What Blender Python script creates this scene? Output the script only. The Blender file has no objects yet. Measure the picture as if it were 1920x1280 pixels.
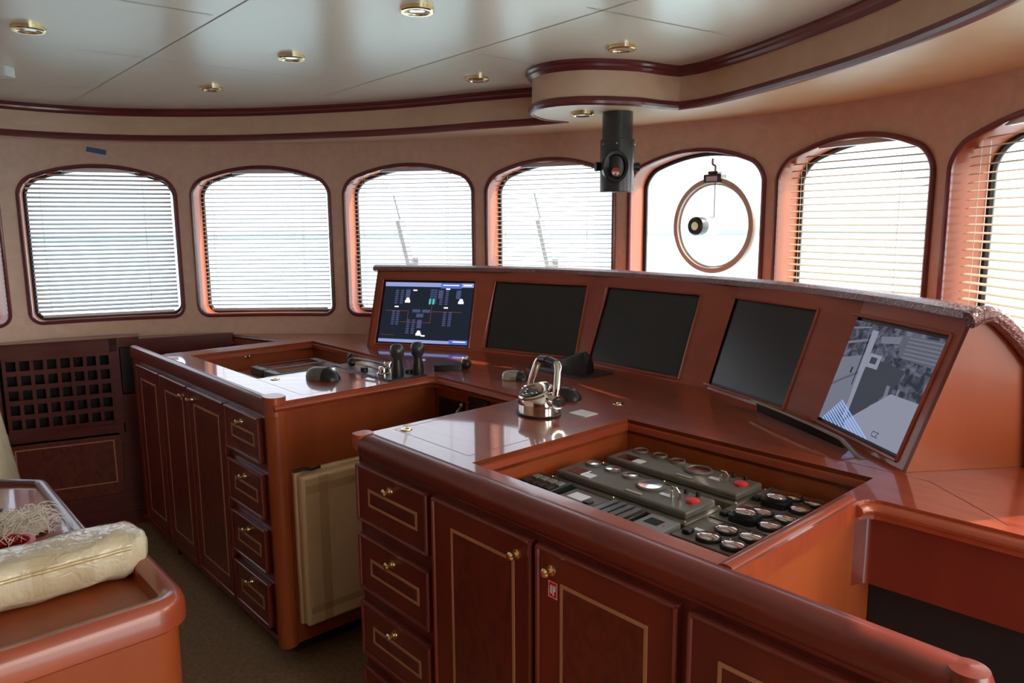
import bpy, bmesh, math, random
from mathutils import Vector, Matrix, Euler
from mathutils.geometry import tessellate_polygon
random.seed(4)
PI = math.pi
C = bpy.context.scene.collection
scene = bpy.context.scene

# ------------------------------------------------------------------ camera
cam_d = bpy.data.cameras.new('camera')
cam = bpy.data.objects.new('camera', cam_d); C.objects.link(cam)
cam_d.sensor_width = 36.0; cam_d.lens = 36.0 * 1400 / 1920
cam_d.clip_start = 0.02; cam_d.clip_end = 500
cam.matrix_world = (Matrix.Translation((0, 0, 1.6)) @ Matrix.Rotation(math.radians(90 - 9.0), 4, 'X')
                    @ Matrix.Rotation(math.radians(-0.4), 4, 'Z'))
scene.camera = cam

# ------------------------------------------------------------------ world, light, exposure
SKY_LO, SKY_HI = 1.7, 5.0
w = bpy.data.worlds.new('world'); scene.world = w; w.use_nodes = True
nt = w.node_tree; nt.nodes.clear()
out = nt.nodes.new('ShaderNodeOutputWorld'); bg = nt.nodes.new('ShaderNodeBackground')
tc = nt.nodes.new('ShaderNodeTexCoord'); sx = nt.nodes.new('ShaderNodeSeparateXYZ'); rp = nt.nodes.new('ShaderNodeValToRGB')
rp.color_ramp.elements[0].position = 0.0; rp.color_ramp.elements[0].color = (0.88, 0.92, 1.0, 1)
rp.color_ramp.elements[1].position = 0.9; rp.color_ramp.elements[1].color = (0.62, 0.75, 1.0, 1)
nt.links.new(tc.outputs['Generated'], sx.inputs[0]); nt.links.new(sx.outputs['Z'], rp.inputs[0])
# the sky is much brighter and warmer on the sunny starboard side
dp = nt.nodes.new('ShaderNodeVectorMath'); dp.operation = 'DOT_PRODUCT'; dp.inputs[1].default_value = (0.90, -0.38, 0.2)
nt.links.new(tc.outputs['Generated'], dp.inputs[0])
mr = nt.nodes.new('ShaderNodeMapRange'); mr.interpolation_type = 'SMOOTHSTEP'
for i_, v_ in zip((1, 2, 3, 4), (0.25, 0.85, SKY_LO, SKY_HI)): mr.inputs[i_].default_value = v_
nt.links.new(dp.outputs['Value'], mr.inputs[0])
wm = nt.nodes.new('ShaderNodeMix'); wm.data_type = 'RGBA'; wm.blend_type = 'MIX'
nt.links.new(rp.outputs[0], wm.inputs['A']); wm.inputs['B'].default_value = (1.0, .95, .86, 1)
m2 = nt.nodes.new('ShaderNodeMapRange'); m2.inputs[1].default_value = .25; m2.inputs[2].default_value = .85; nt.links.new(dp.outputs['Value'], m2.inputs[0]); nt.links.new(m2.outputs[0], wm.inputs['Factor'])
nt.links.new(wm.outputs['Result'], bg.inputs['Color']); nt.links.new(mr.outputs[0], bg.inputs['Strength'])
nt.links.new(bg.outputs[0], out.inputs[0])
w.cycles.sampling_method = 'MANUAL'; w.cycles.sample_map_resolution = 256
vs = scene.view_settings
vs.view_transform = 'Standard'; vs.look = 'None'; vs.gamma = 1.0; vs.use_curve_mapping = False
vs.exposure = 0.62
scene.cycles.use_denoising = True
scene.cycles.max_bounces = 10; scene.cycles.diffuse_bounces = 6; scene.cycles.transparent_max_bounces = 16
scene.cycles.sample_clamp_indirect = 6.0
sd = bpy.data.lights.new('sun', 'SUN'); sun = bpy.data.objects.new('sun', sd); C.objects.link(sun)
sd.energy = 5.0; sd.angle = math.radians(0.6); sd.color = (1.0, 0.9, 0.74)
SUN_DIR = Vector((-0.75, -0.18, -0.62))
sun.rotation_euler = SUN_DIR.to_track_quat('-Z', 'Y').to_euler()

# ------------------------------------------------------------------ materials
def mat(name, col, rough=0.5, metal=0.0, coat=0.0, coat_rough=0.08, spec=0.5, emit=None, es=1.0):
    m = bpy.data.materials.new(name); m.use_nodes = True
    b = m.node_tree.nodes['Principled BSDF']
    b.inputs['Base Color'].default_value = (*col, 1); b.inputs['Roughness'].default_value = rough
    b.inputs['Metallic'].default_value = metal; b.inputs['Coat Weight'].default_value = coat
    b.inputs['Coat Roughness'].default_value = coat_rough; b.inputs['Specular IOR Level'].default_value = spec
    if emit: b.inputs['Emission Color'].default_value = (*emit, 1); b.inputs['Emission Strength'].default_value = es
    return m
def noise_mat(name, c1, c2, scale=(3, 3, 3), detail=6, rough=0.5, coat=0.0, coat_rough=0.08, bump=0.0, dist=0.0, lo=.35, hi=.65, metal=0.0, spec=.5, nscale=1.0, bscale=None):
    m = mat(name, c1, rough, metal, coat, coat_rough, spec); t = m.node_tree; b = t.nodes['Principled BSDF']
    co = t.nodes.new('ShaderNodeTexCoord'); mp = t.nodes.new('ShaderNodeMapping'); n = t.nodes.new('ShaderNodeTexNoise'); r = t.nodes.new('ShaderNodeValToRGB')
    mp.inputs['Scale'].default_value = scale
    n.inputs['Scale'].default_value = nscale; n.inputs['Detail'].default_value = detail; n.inputs['Distortion'].default_value = dist
    r.color_ramp.elements[0].position = lo; r.color_ramp.elements[1].position = hi
    r.color_ramp.elements[0].color = (*c1, 1); r.color_ramp.elements[1].color = (*c2, 1)
    t.links.new(co.outputs['Object'], mp.inputs[0]); t.links.new(mp.outputs[0], n.inputs[0]); t.links.new(n.outputs[0], r.inputs[0])
    t.links.new(r.outputs[0], b.inputs['Base Color'])
    if bump:
        bp = t.nodes.new('ShaderNodeBump'); bp.inputs['Strength'].default_value = bump; bp.inputs['Distance'].default_value = .01
        if bscale:
            n2 = t.nodes.new('ShaderNodeTexNoise'); n2.inputs['Scale'].default_value = bscale; n2.inputs['Detail'].default_value = 4
            n2.inputs['Distortion'].default_value = 1.5
            t.links.new(mp.outputs[0], n2.inputs[0]); t.links.new(n2.outputs[0], bp.inputs['Height'])
        else: t.links.new(n.outputs[0], bp.inputs['Height'])
        t.links.new(bp.outputs[0], b.inputs['Normal'])
        if coat: t.links.new(bp.outputs[0], b.inputs['Coat Normal'])
    return m
M = {}
M['wall'] = noise_mat('bird_eye_veneer', (.66, .44, .34), (.75, .51, .41), (22, 22, 22), rough=.42, lo=.3, hi=.7, dist=.6)
M['fascia'] = noise_mat('fascia_veneer', (.68, .46, .32), (.77, .54, .39), (6, 6, 10), rough=.4, dist=1.2, lo=.3, hi=.7)
M['soffit'] = noise_mat('soffit_veneer', (.76, .58, .40), (.82, .64, .46), (8, 8, 8), rough=.35, lo=.3, hi=.7)
M['ceil'] = noise_mat('ceiling_laminate', (.86, .83, .74), (.88, .85, .76), (2, 2, 2), rough=.24, lo=.3, hi=.7, spec=.35)
M['seam'] = mat('seam', (.42, .38, .30), .6)
M['maho'] = noise_mat('dark_mahogany', (.085, .014, .015), (.13, .023, .022), (4, 4, 30), rough=.3, coat=.6, coat_rough=.1, lo=.3, hi=.7)
M['trimw'] = noise_mat('trim_mahogany', (.13, .019, .024), (.18, .030, .034), (4, 4, 30), rough=.3, coat=.5, coat_rough=.12, lo=.3, hi=.7)
M['cherry'] = noise_mat('cherry_veneer', (.27, .050, .012), (.34, .070, .018), (9, 9, 1.2), rough=.42, coat=.2, coat_rough=.14, lo=.3, hi=.7, dist=.4, spec=.35)
M['cherryh'] = noise_mat('cherry_moulding', (.29, .047, .017), (.37, .068, .022), (3, 3, 20), rough=.36, coat=.45, coat_rough=.1, lo=.3, hi=.7)
M['top'] = noise_mat('worktop_veneer', (.26, .038, .015), (.37, .068, .022), (3, 14, 3), rough=.3, coat=1.0, coat_rough=.05, lo=.3, hi=.72, dist=1.5)
M['front'] = noise_mat('front_veneer', (.125, .015, .009), (.180, .023, .012), (8, 8, 1.5), rough=.36, coat=.35, coat_rough=.14, lo=.3, hi=.7)
M['burl'] = noise_mat('burl_panel', (.095, .012, .008), (.17, .028, .014), (16, 16, 9), rough=.34, coat=.35, coat_rough=.14, lo=.35, hi=.7, dist=2.5)
M['inlay'] = mat('pale_inlay', (.46, .22, .11), .4)
M['brass'] = mat('brass', (.86, .68, .38), .2, 1.0)
M['chrome'] = mat('chrome', (.80, .77, .72), .09, 1.0)
M['steel'] = mat('brushed_steel', (.5, .48, .44), .3, 1.0)
M['bronze'] = mat('dull_bronze', (.30, .25, .17), .4, .8)
M['black'] = mat('black_plastic', (.012, .012, .013), .38)
M['blackm'] = mat('black_metal', (.035, .037, .042), .34, .0, .3, .2)
M['grey'] = mat('grey_plastic', (.2, .2, .2), .4)
M['ringm'] = mat('satin_ring', (.62, .57, .52), .45)
M['white'] = mat('white_plastic', (.8, .8, .8), .4)
M['label'] = mat('white_label', (.75, .78, .82), .3)
M['panel'] = noise_mat('instrument_grey', (.11, .098, .082), (.135, .12, .10), (40, 40, 40), rough=.42)
M['dark'] = mat('recess_shade', (.008, .007, .007), .7)  # near-black colour that paints in the shade of recesses and openings
M['carpet'] = noise_mat('carpet', (.20, .115, .06), (.26, .155, .085), (60, 60, 60), rough=.95, bump=.3)
M['cream'] = noise_mat('wrapped_cream_leather', (.66, .55, .37), (.74, .64, .46), (5, 5, 5), rough=.5, coat=1.0, coat_rough=.1, bump=.5, bscale=4.5)
M['card'] = noise_mat('wrapped_board', (.66, .48, .26), (.76, .58, .35), (3, 3, 2), rough=.5, coat=.8, coat_rough=.16, bump=.35, bscale=3)
M['tape'] = mat('yellow_tape', (.60, .42, .15), .25, 0, .8)
M['blind'] = mat('blind_slat', (.62, .62, .62), .45)
M['blindw'] = mat('blind_slat_unlit_tan', (.52, .44, .33), .5)  # tan base, with the unlit brown of the slats put into the colour
M['rubber'] = mat('window_gasket', (.012, .011, .01), .6)
M['red'] = mat('red_plastic', (.62, .015, .02), .35)
M['redb'] = mat('red_button', (.7, .04, .05), .3)
M['lens'] = mat('glass_lens', (.02, .02, .022), .04, 0, 1.0, .02)
M['gface'] = mat('gauge_glass', (.80, .80, .82), .12, 1.0)
M['wrap'] = noise_mat('wrapped_rail', (.16, .045, .04), (.23, .075, .065), (9, 9, 9), rough=.34, coat=1.0, coat_rough=.14, bump=.7, bscale=9)
M['scr'] = mat('screen_glass', (.014, .014, .014), .28, 0, .25, .2)
M['blue'] = mat('blue_tape', (.05, .13, .28), .6)
M['amber'] = mat('lens_amber', (.35, .06, .02), .1)
M['cloth'] = mat('white_netting', (.92, .86, .78), .8)
M['greyc'] = mat('grey_cloth', (.10, .13, .17), .8)
M['sea'] = noise_mat('harbour_water', (.55, .80, .84), (.62, .86, .90), (.4, .4, .4), rough=.35)
M['quay'] = mat('pale_quay', (.30, .31, .33), .8)
M['wiperg'] = mat('wiper_in_glare', (.62, .64, .66), .8)  # pale grey puts the outdoor glare into the colour of the black wiper arms
def emis(name, col, s=1.0):
    m = bpy.data.materials.new(name); m.use_nodes = True; t = m.node_tree; t.nodes.clear()
    o = t.nodes.new('ShaderNodeOutputMaterial'); e = t.nodes.new('ShaderNodeEmission')
    e.inputs[0].default_value = (*col, 1); e.inputs[1].default_value = s; t.links.new(e.outputs[0], o.inputs[0]); return m
M['e_bg'] = emis('screen_dark', (.010, .013, .020)); M['e_blue'] = emis('screen_blue', (.06, .11, .42)); M['e_lav'] = emis('screen_lavender', (.20, .24, .46))
M['e_dim'] = emis('screen_dim', (.045, .055, .12)); M['e_white'] = emis('screen_white', (.75, .8, .95)); M['e_red'] = emis('screen_red', (.13, .035, .035)); M['e_green'] = emis('screen_green', (.05, .42, .36))
for k, v in dict(g1=.015, g2=.040, g3=.08, g4=.125, g5=.19).items(): M[k] = emis('camera_picture_' + k, (v * .86, v * .92, v * 1.18))
M['gb'] = emis('camera_picture_stripe', (.20, .30, .55))
def pic_noise():
    m = bpy.data.materials.new('camera_picture_clutter'); m.use_nodes = True; t = m.node_tree; t.nodes.clear()
    o = t.nodes.new('ShaderNodeOutputMaterial'); e = t.nodes.new('ShaderNodeEmission'); n = t.nodes.new('ShaderNodeTexNoise'); r = t.nodes.new('ShaderNodeValToRGB'); co = t.nodes.new('ShaderNodeTexCoord')
    n.inputs['Scale'].default_value = 34; n.inputs['Detail'].default_value = 8; n.inputs['Distortion'].default_value = .6
    r.color_ramp.elements[0].position = .42; r.color_ramp.elements[0].color = (.022, .023, .032, 1); r.color_ramp.elements[1].position = .68; r.color_ramp.elements[1].color = (.10, .105, .15, 1)
    t.links.new(co.outputs['Object'], n.inputs[0]); t.links.new(n.outputs[0], r.inputs[0]); t.links.new(r.outputs[0], e.inputs[0]); t.links.new(e.outputs[0], o.inputs[0]); return m
M['gn'] = pic_noise()
def glass():
    m = bpy.data.materials.new('window_glass'); m.use_nodes = True; t = m.node_tree; t.nodes.clear()
    o = t.nodes.new('ShaderNodeOutputMaterial'); mx = t.nodes.new('ShaderNodeMixShader'); tr = t.nodes.new('ShaderNodeBsdfTransparent'); gl = t.nodes.new('ShaderNodeBsdfGlossy')
    gl.inputs['Roughness'].default_value = .02; tr.inputs[0].default_value = (.96, .98, .97, 1)
    mx.inputs[0].default_value = .06
    t.links.new(tr.outputs[0], mx.inputs[1]); t.links.new(gl.outputs[0], mx.inputs[2]); t.links.new(mx.outputs[0], o.inputs[0]); return m
M['glass'] = glass()
def film(name, col, a):
    m = bpy.data.materials.new(name); m.use_nodes = True; b = m.node_tree.nodes['Principled BSDF']
    b.inputs['Base Color'].default_value = (*col, 1); b.inputs['Alpha'].default_value = a; b.inputs['Roughness'].default_value = .2; return m
M['tapeb'] = mat('brown_tape', (.16, .040, .018), .25, 0, .5)
M['tapef'] = film('packing_tape', (.50, .33, .12), .14)

# ------------------------------------------------------------------ mesh builder
class MB:
    def __init__(s): s.v = []; s.f = []; s.m = []; s.mi = 0
    def add(s, vs, fs):
        o = len(s.v); s.v += [tuple(p) for p in vs]; s.f += [tuple(i + o for i in f) for f in fs]; s.m += [s.mi] * len(fs)
    def box(s, c, d, R=None):
        c = Vector(c); vs = []
        for x in (-.5, .5):
            for y in (-.5, .5):
                for z in (-.5, .5):
                    p = Vector((x * d[0], y * d[1], z * d[2])); p = (R @ p if R else p) + c; vs.append(p)
        s.add(vs, [(0, 1, 3, 2), (4, 6, 7, 5), (0, 4, 5, 1), (2, 3, 7, 6), (0, 2, 6, 4), (1, 5, 7, 3)]); return s
    def bb(s, a, b): return s.box([(a[i] + b[i]) / 2 for i in range(3)], [abs(b[i] - a[i]) for i in range(3)])
    def cone(s, p0, p1, r0, r1=None, n=20, caps=True):
        p0 = Vector(p0); p1 = Vector(p1); r1 = r0 if r1 is None else r1; d = (p1 - p0).normalized()
        a = d.orthogonal().normalized(); b = d.cross(a); vs = []
        for p, r in ((p0, r0), (p1, r1)):
            for i in range(n): t = 2 * PI * i / n; vs.append(p + (a * math.cos(t) + b * math.sin(t)) * r)
        fs = [(i, (i + 1) % n, n + (i + 1) % n, n + i) for i in range(n)]
        if caps: fs += [tuple(range(n))[::-1], tuple(range(n, 2 * n))]
        s.add(vs, fs); return s
    def lathe(s, c, prof, n=28, R=None, sc=(1, 1)):
        c = Vector(c); vs = []; k = len(prof)
        for i in range(n):
            t = 2 * PI * i / n
            for r, z in prof:
                p = Vector((r * math.cos(t) * sc[0], r * math.sin(t) * sc[1], z)); vs.append((R @ p if R else p) + c)
        fs = []
        for i in range(n):
            j = (i + 1) % n
            for q in range(k - 1): fs.append((i * k + q, j * k + q, j * k + q + 1, i * k + q + 1))
        s.add(vs, fs); return s
    def ball(s, c, r, n=16, sc=(1, 1, 1)):
        m = n // 2; prof = [(max(1e-5, r * math.sin(PI * i / m)) , -r * math.cos(PI * i / m) * sc[2]) for i in range(m + 1)]
        return s.lathe(c, prof, n, None, (sc[0], sc[1]))
    def tube(s, pts, r, n=8, closed=False, rs=None):
        pts = [Vector(p) for p in pts]; k = len(pts); vs = []; fs = []
        a = None
        for i, p in enumerate(pts):
            if closed: d = pts[(i + 1) % k] - pts[i - 1]
            else: d = pts[min(i + 1, k - 1)] - pts[max(i - 1, 0)]
            d.normalize()
            if a is None: a = d.orthogonal().normalized()
            else: a = (a - d * a.dot(d)).normalized()
            b = d.cross(a); rr = rs[i] if rs else r
            for j in range(n): t = 2 * PI * j / n; vs.append(p + (a * math.cos(t) + b * math.sin(t)) * rr)
        for i in range(k if closed else k - 1):
            i2 = (i + 1) % k
            for j in range(n): fs.append((i * n + j, i * n + (j + 1) % n, i2 * n + (j + 1) % n, i2 * n + j))
        if not closed: fs += [tuple(range(n))[::-1], tuple((k - 1) * n + j for j in range(n))]
        s.add(vs, fs); return s
    def sweep(s, path, prof, closed=False, caps=True):
        """path: xy(z) points, prof: (offset to the left of travel, z) closed polygon"""
        P = [Vector(p) if len(p) == 3 else Vector((*p, 0)) for p in path]; k = len(P); q = len(prof); vs = []
        for i in range(k):
            if closed: d0 = P[i] - P[i - 1]; d1 = P[(i + 1) % k] - P[i]
            else:
                d1 = P[i + 1] - P[i] if i < k - 1 else P[i] - P[i - 1]; d0 = P[i] - P[i - 1] if i > 0 else d1
            d0 = Vector((d0.x, d0.y, 0)).normalized(); d1 = Vector((d1.x, d1.y, 0)).normalized()
            n0 = Vector((-d0.y, d0.x, 0)); n1 = Vector((-d1.y, d1.x, 0)); nn = (n0 + n1).normalized(); nn = nn / max(.35, nn.dot(n0))
            for o, z in prof: vs.append(P[i] + nn * o + Vector((0, 0, z)))
        fs = []
        for i in range(k if closed else k - 1):
            i2 = (i + 1) % k
            for j in range(q): fs.append((i * q + j, i2 * q + j, i2 * q + (j + 1) % q, i * q + (j + 1) % q))
        if not closed and caps: fs += [tuple(range(q)), tuple((k - 1) * q + j for j in range(q))[::-1]]
        s.add(vs, fs); return s
    def slab(s, outer, z0, z1, holes=()):
        loops = [outer] + list(holes); flat = [p for l in loops for p in l]
        tri = tessellate_polygon([[Vector((x, y, 0)) for x, y in l] for l in loops])
        vs = [(x, y, z1) for x, y in flat] + [(x, y, z0) for x, y in flat]; N = len(flat); fs = []
        for t in tri:
            fs.append(tuple(t)); fs.append(tuple(N + i for i in reversed(t)))
        o = 0
        for l in loops:
            for i in range(len(l)): a = o + i; b = o + (i + 1) % len(l); fs.append((a, b, N + b, N + a))
            o += len(l)
        s.add(vs, fs); return s
    def rbox(s, a, b, r, n=5):
        """box with vertical edges rounded"""
        x0, x1 = sorted((a[0], b[0])); y0, y1 = sorted((a[1], b[1])); return s.slab(rrect(x0, y0, x1, y1, r, n), a[2], b[2])
    def build(s, name, m, parent=None, smooth=True, bevel=0, seg=2, loc=None):
        me = bpy.data.meshes.new(name); me.from_pydata(s.v, [], s.f)
        bm = bmesh.new(); bm.from_mesh(me); bmesh.ops.recalc_face_normals(bm, faces=bm.faces)
        bm.to_mesh(me); bm.free()
        for x in (m if isinstance(m, (list, tuple)) else [m]): me.materials.append(M[x])
        me.polygons.foreach_set('material_index', s.m)
        if smooth:
            me.polygons.foreach_set('use_smooth', [True] * len(me.polygons)); me.set_sharp_from_angle(angle=math.radians(35))
        o = bpy.data.objects.new(name, me); C.objects.link(o)
        if parent: o.parent = parent
        if loc: o.location = loc
        if bevel:
            b = o.modifiers.new('bevel', 'BEVEL'); b.width = bevel; b.segments = seg; b.limit_method = 'ANGLE'; b.angle_limit = math.radians(50)
        return o
def rrect(x0, y0, x1, y1, r, n=5):
    p = []
    for cx, cy, a in ((x1 - r, y0 + r, -90), (x1 - r, y1 - r, 0), (x0 + r, y1 - r, 90), (x0 + r, y0 + r, 180)):
        for i in range(n + 1): t = math.radians(a + 90 * i / n); p.append((cx + r * math.cos(t), cy + r * math.sin(t)))
    return p
def fillet(pts, rs, n=6, closed=False):
    """round the corners of a polyline"""
    o = []; k = len(pts)
    for i, p in enumerate(pts):
        r = rs[i] if isinstance(rs, (list, tuple)) else rs
        if r <= 0 or (not closed and i in (0, k - 1)): o.append(tuple(p)); continue
        P = Vector(p); A = (Vector(pts[i - 1]) - P).normalized(); B = (Vector(pts[(i + 1) % k]) - P).normalized()
        ang = A.angle(B); t = r / math.tan(ang / 2); a = P + A * t; b = P + B * t
        for j in range(n + 1):
            q = j / n; o.append(tuple(a * (1 - q) ** 2 + P * 2 * q * (1 - q) + b * q * q))
    return o
def smoothp(pts, n=8):
    P = [Vector(p) for p in pts]; o = []
    for i in range(len(P) - 1):
        a = P[max(i - 1, 0)]; b = P[i]; c = P[i + 1]; d = P[min(i + 2, len(P) - 1)]
        for j in range(n):
            t = j / n; o.append(.5 * ((2 * b) + (c - a) * t + (2 * a - 5 * b + 4 * c - d) * t * t + (3 * b - a - 3 * c + d) * t ** 3))
    o.append(P[-1]); return [tuple(p) for p in o]
def tag(o, label=None, cat=None, group=None, kind=None):
    if label: o['label'] = label
    if cat: o['category'] = cat
    if group: o['group'] = group
    if kind: o['kind'] = kind
    return o
def thing(name, label, cat, loc=(0, 0, 0), rz=0, group=None):
    o = bpy.data.objects.new(name, None); C.objects.link(o); o.location = loc; o.rotation_euler = (0, 0, rz); o.empty_display_size = .05
    return tag(o, label, cat, group)
def copy_tree(o, parent=None):
    c = o.copy(); C.objects.link(c); c.parent = parent
    for ch in o.children: copy_tree(ch, c)
    return c
def struct(o): o['kind'] = 'structure'; return o

# console frame: u along the cabinet fronts, v towards the bow
TH = math.radians(-48); OX, OY = -.446, 2.07; ux, uy = math.cos(TH), math.sin(TH); vx, vy = -uy, ux
def UV(u, v, z=0): return (OX + u * ux + v * vx, OY + u * uy + v * vy, z)
def toUV(x, y): return ((x - OX) * ux + (y - OY) * uy, (x - OX) * vx + (y - OY) * vy)

# ------------------------------------------------------------------ wall path
S = .822; CQ = (0.4285, 4.4633, -0.5276, -0.2486, -0.0315, -0.0146)
def fit_pts():
    x0, y0, th0, k1, k2, k3 = CQ; ds = .01; res = {0: (x0, y0)}
    for sg in (1, -1):
        x, y = x0, y0; s_ = 0
        for i in range(600):
            sm = s_ + sg * ds / 2; th = th0 + k1 * sm + k2 * sm ** 2 + k3 * sm ** 3
            x += math.cos(th) * ds * sg; y += math.sin(th) * ds * sg; s_ += sg * ds; res[sg * (i + 1)] = (x, y)
    return res
FP = fit_pts()
SL, SR = -4.75, 2.88
front = [(FP[i][0] * S, FP[i][1] * S) for i in range(int(SL * 100), int(SR * 100) + 1)]
a0, a1 = front[0], front[-1]
YB = -2.3
path = [(a0[0] - .02, YB)] + [(a0[0] - .02, a0[1] - .3), ] + front + [(a1[0] + .0, a1[1] - .1), (a1[0] + .0, YB)]
PL = [Vector(p) for p in path]; CUM = [0]
for i in range(1, len(PL)): CUM.append(CUM[-1] + (PL[i] - PL[i - 1]).length)
S0 = CUM[2] - SL * S   # arclength of fitted parameter 0
import bisect
def at(s):
    i = min(max(bisect.bisect_right(CUM, s) - 1, 0), len(PL) - 2); t = (s - CUM[i]) / (CUM[i + 1] - CUM[i]); return PL[i].lerp(PL[i + 1], t)
def nrm(s):
    d = at(min(s + .06, CUM[-1])) - at(max(s - .06, 0)); d.normalize(); return Vector((-d.y, d.x))
def W3(s, z, off=0): p = at(s) + nrm(s) * off; return (p.x, p.y, z)
ZB, ZS, ZA, ZSOF, ZC = 1.107, 1.822, 1.908, 2.03, 2.185
wins = [(S0 + s * S, wd * S) for s, wd in ((-4.60, .88), (-3.612, .882), (-2.63, .902), (-1.626, .889), (-.646, .839), (.289, .786), (1.149, .778), (2.005, .846))]
NF = len(wins)
sr_end = CUM[-2]
side_r = [(sr_end + .05, .74)]
side_l = []
door_s = (sr_end + 1.0, 2.0)     # open side door behind the camera
allw = side_l + wins + side_r
def drop(x, r): return r - math.sqrt(max(0, r * r - (r - x) ** 2)) if x < r else 0
def wx(wd, r=.065):
    e = [r * (1 - math.cos(PI / 2 * i / 8)) for i in range(8)]
    m = [r + (wd - 2 * r) * i / 16 for i in range(17)]
    return e + m + [wd - x for x in reversed(e)]
def ztop(x, wd): return ZA - (ZA - ZS) * (2 * x / wd - 1) ** 2 - drop(min(x, wd - x), .065)
def zbot(x, wd): return ZB + drop(min(x, wd - x), .055)
def outline(wd):
    xs = wx(wd); return [(x, zbot(x, wd)) for x in xs] + [(x, ztop(x, wd)) for x in reversed(xs)]
def wall_obj(name, s_a, s_b, ws, m='wall'):
    b = MB(); cols = []
    cur = s_a
    def plain(a, c):
        n = max(1, int((c - a) / .03))
        for i in range(n):
            t0, t1 = a + (c - a) * i / n, a + (c - a) * (i + 1) / n
            b.add([W3(t0, 0), W3(t1, 0), W3(t1, ZC), W3(t0, ZC)], [(0, 1, 2, 3)])
    for s, wd in ws:
        plain(cur, s); xs = wx(wd)
        for x0, x1 in zip(xs[:-1], xs[1:]):
            b.add([W3(s + x0, 0), W3(s + x1, 0), W3(s + x1, zbot(x1, wd)), W3(s + x0, zbot(x0, wd))], [(0, 1, 2, 3)])
            b.add([W3(s + x0, ztop(x0, wd)), W3(s + x1, ztop(x1, wd)), W3(s + x1, ZC), W3(s + x0, ZC)], [(0, 1, 2, 3)])
        cur = s + wd
    plain(cur, s_b)
    o = b.build(name, m); bm = bmesh.new(); bm.from_mesh(o.data); bmesh.ops.remove_doubles(bm, verts=bm.verts, dist=.0004); bmesh.ops.recalc_face_normals(bm, faces=bm.faces); bm.to_mesh(o.data); bm.free()
    return struct(o)
sfl, sfr = wins[0][0] - .08, wins[-1][0] + wins[-1][1] + .04
wall_obj('wall_left', 0, 1.9, [], 'front'); wall_obj('wall_left', 1.9, sfl, side_l)
wall_obj('wall_front', sfl, sfr, wins)
def wall_with_door():
    wall_obj('wall_right', sfr, door_s[0], side_r)
    b = MB(); e = door_s[0] + door_s[1]
    b.add([W3(door_s[0], 1.98), W3(e, 1.98), W3(e, ZC), W3(door_s[0], ZC)], [(0, 1, 2, 3)]); b.add([W3(e, 0), W3(CUM[-1], 0), W3(CUM[-1], ZC), W3(e, ZC)], [(0, 1, 2, 3)])
    struct(b.build('wall_right', 'wall'))
    rt = thing('door_1', None, None, W3(door_s[0], 0)); struct(rt)
    b = MB(); L = Vector(W3(door_s[0], 0)); n_ = nrm(door_s[0] + 1); 
    for s_ in (door_s[0], e): p = Vector(W3(s_, 0)) - L; b.bb((p.x, p.y - .02, 0), (p.x + .12, p.y + .02, 1.98))
    p = Vector(W3(e, 0)) - L; b.bb((0, 0, 1.95), (p.x + .12, p.y, 1.98)); b.build('door_frame', 'maho', rt)
wall_with_door()
b = MB(); b.add([W3(0, 0), W3(CUM[-1], 0), W3(CUM[-1], ZC), W3(0, ZC)], [(0, 1, 2, 3)]); struct(b.build('wall_back', 'front'))
room = [(p.x + nrm(c).x * .02, p.y + nrm(c).y * .02) for p, c in list(zip(PL, CUM))[::3]] + [(PL[-1].x + .02, PL[-1].y)]
b = MB(); b.slab(room, -.05, 0); struct(b.build('floor', 'carpet'))
b = MB(); b.slab(room, ZC, ZC + .04); struct(b.build('ceiling', 'ceil'))

# windows: reveal, mahogany trim, gasket, glass
DEP = .15
def window(n, s, wd):
    o2 = outline(wd); N = len(o2)
    rt = thing('window_%d' % n, None, None, W3(s + wd / 2, ZB, 0)); struct(rt)
    L = Vector(W3(s + wd / 2, ZB, 0))
    def P(x, z, off): return Vector(W3(s + x, z, off)) - L
    nm = nrm(s + wd / 2); nm3 = Vector((nm.x, nm.y, 0))
    b = MB()
    vs = [P(x, z, 0) for x, z in o2] + [P(x, z, 0) + nm3 * DEP for x, z in o2]
    b.add(vs, [(i, (i + 1) % N, N + (i + 1) % N, N + i) for i in range(N)]); b.build('window_reveal', 'cherry', rt)
    b = MB(); b.tube([P(x, z, -.004) for x, z in o2], .0105, 8, True); b.build('window_trim', 'trimw', rt)
    b = MB(); b.tube([P(x, z, 0) * .985 + nm3 * (DEP - .012) + Vector((0, 0, .006)) for x, z in o2], .011, 6, True); b.build('window_gasket', 'rubber', rt)
    b = MB(); tri = tessellate_polygon([[Vector((x, z, 0)) for x, z in o2]]); b.add([P(x, z, 0) + nm3 * (DEP - .004) for x, z in o2], tri); b.build('window_glass', 'glass', rt, smooth=False)
for i, (s, wd) in enumerate(wins): window(i + 1, s, wd)
for i, (s, wd) in enumerate(side_r + side_l): window(NF + 1 + i, s, wd)

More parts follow.
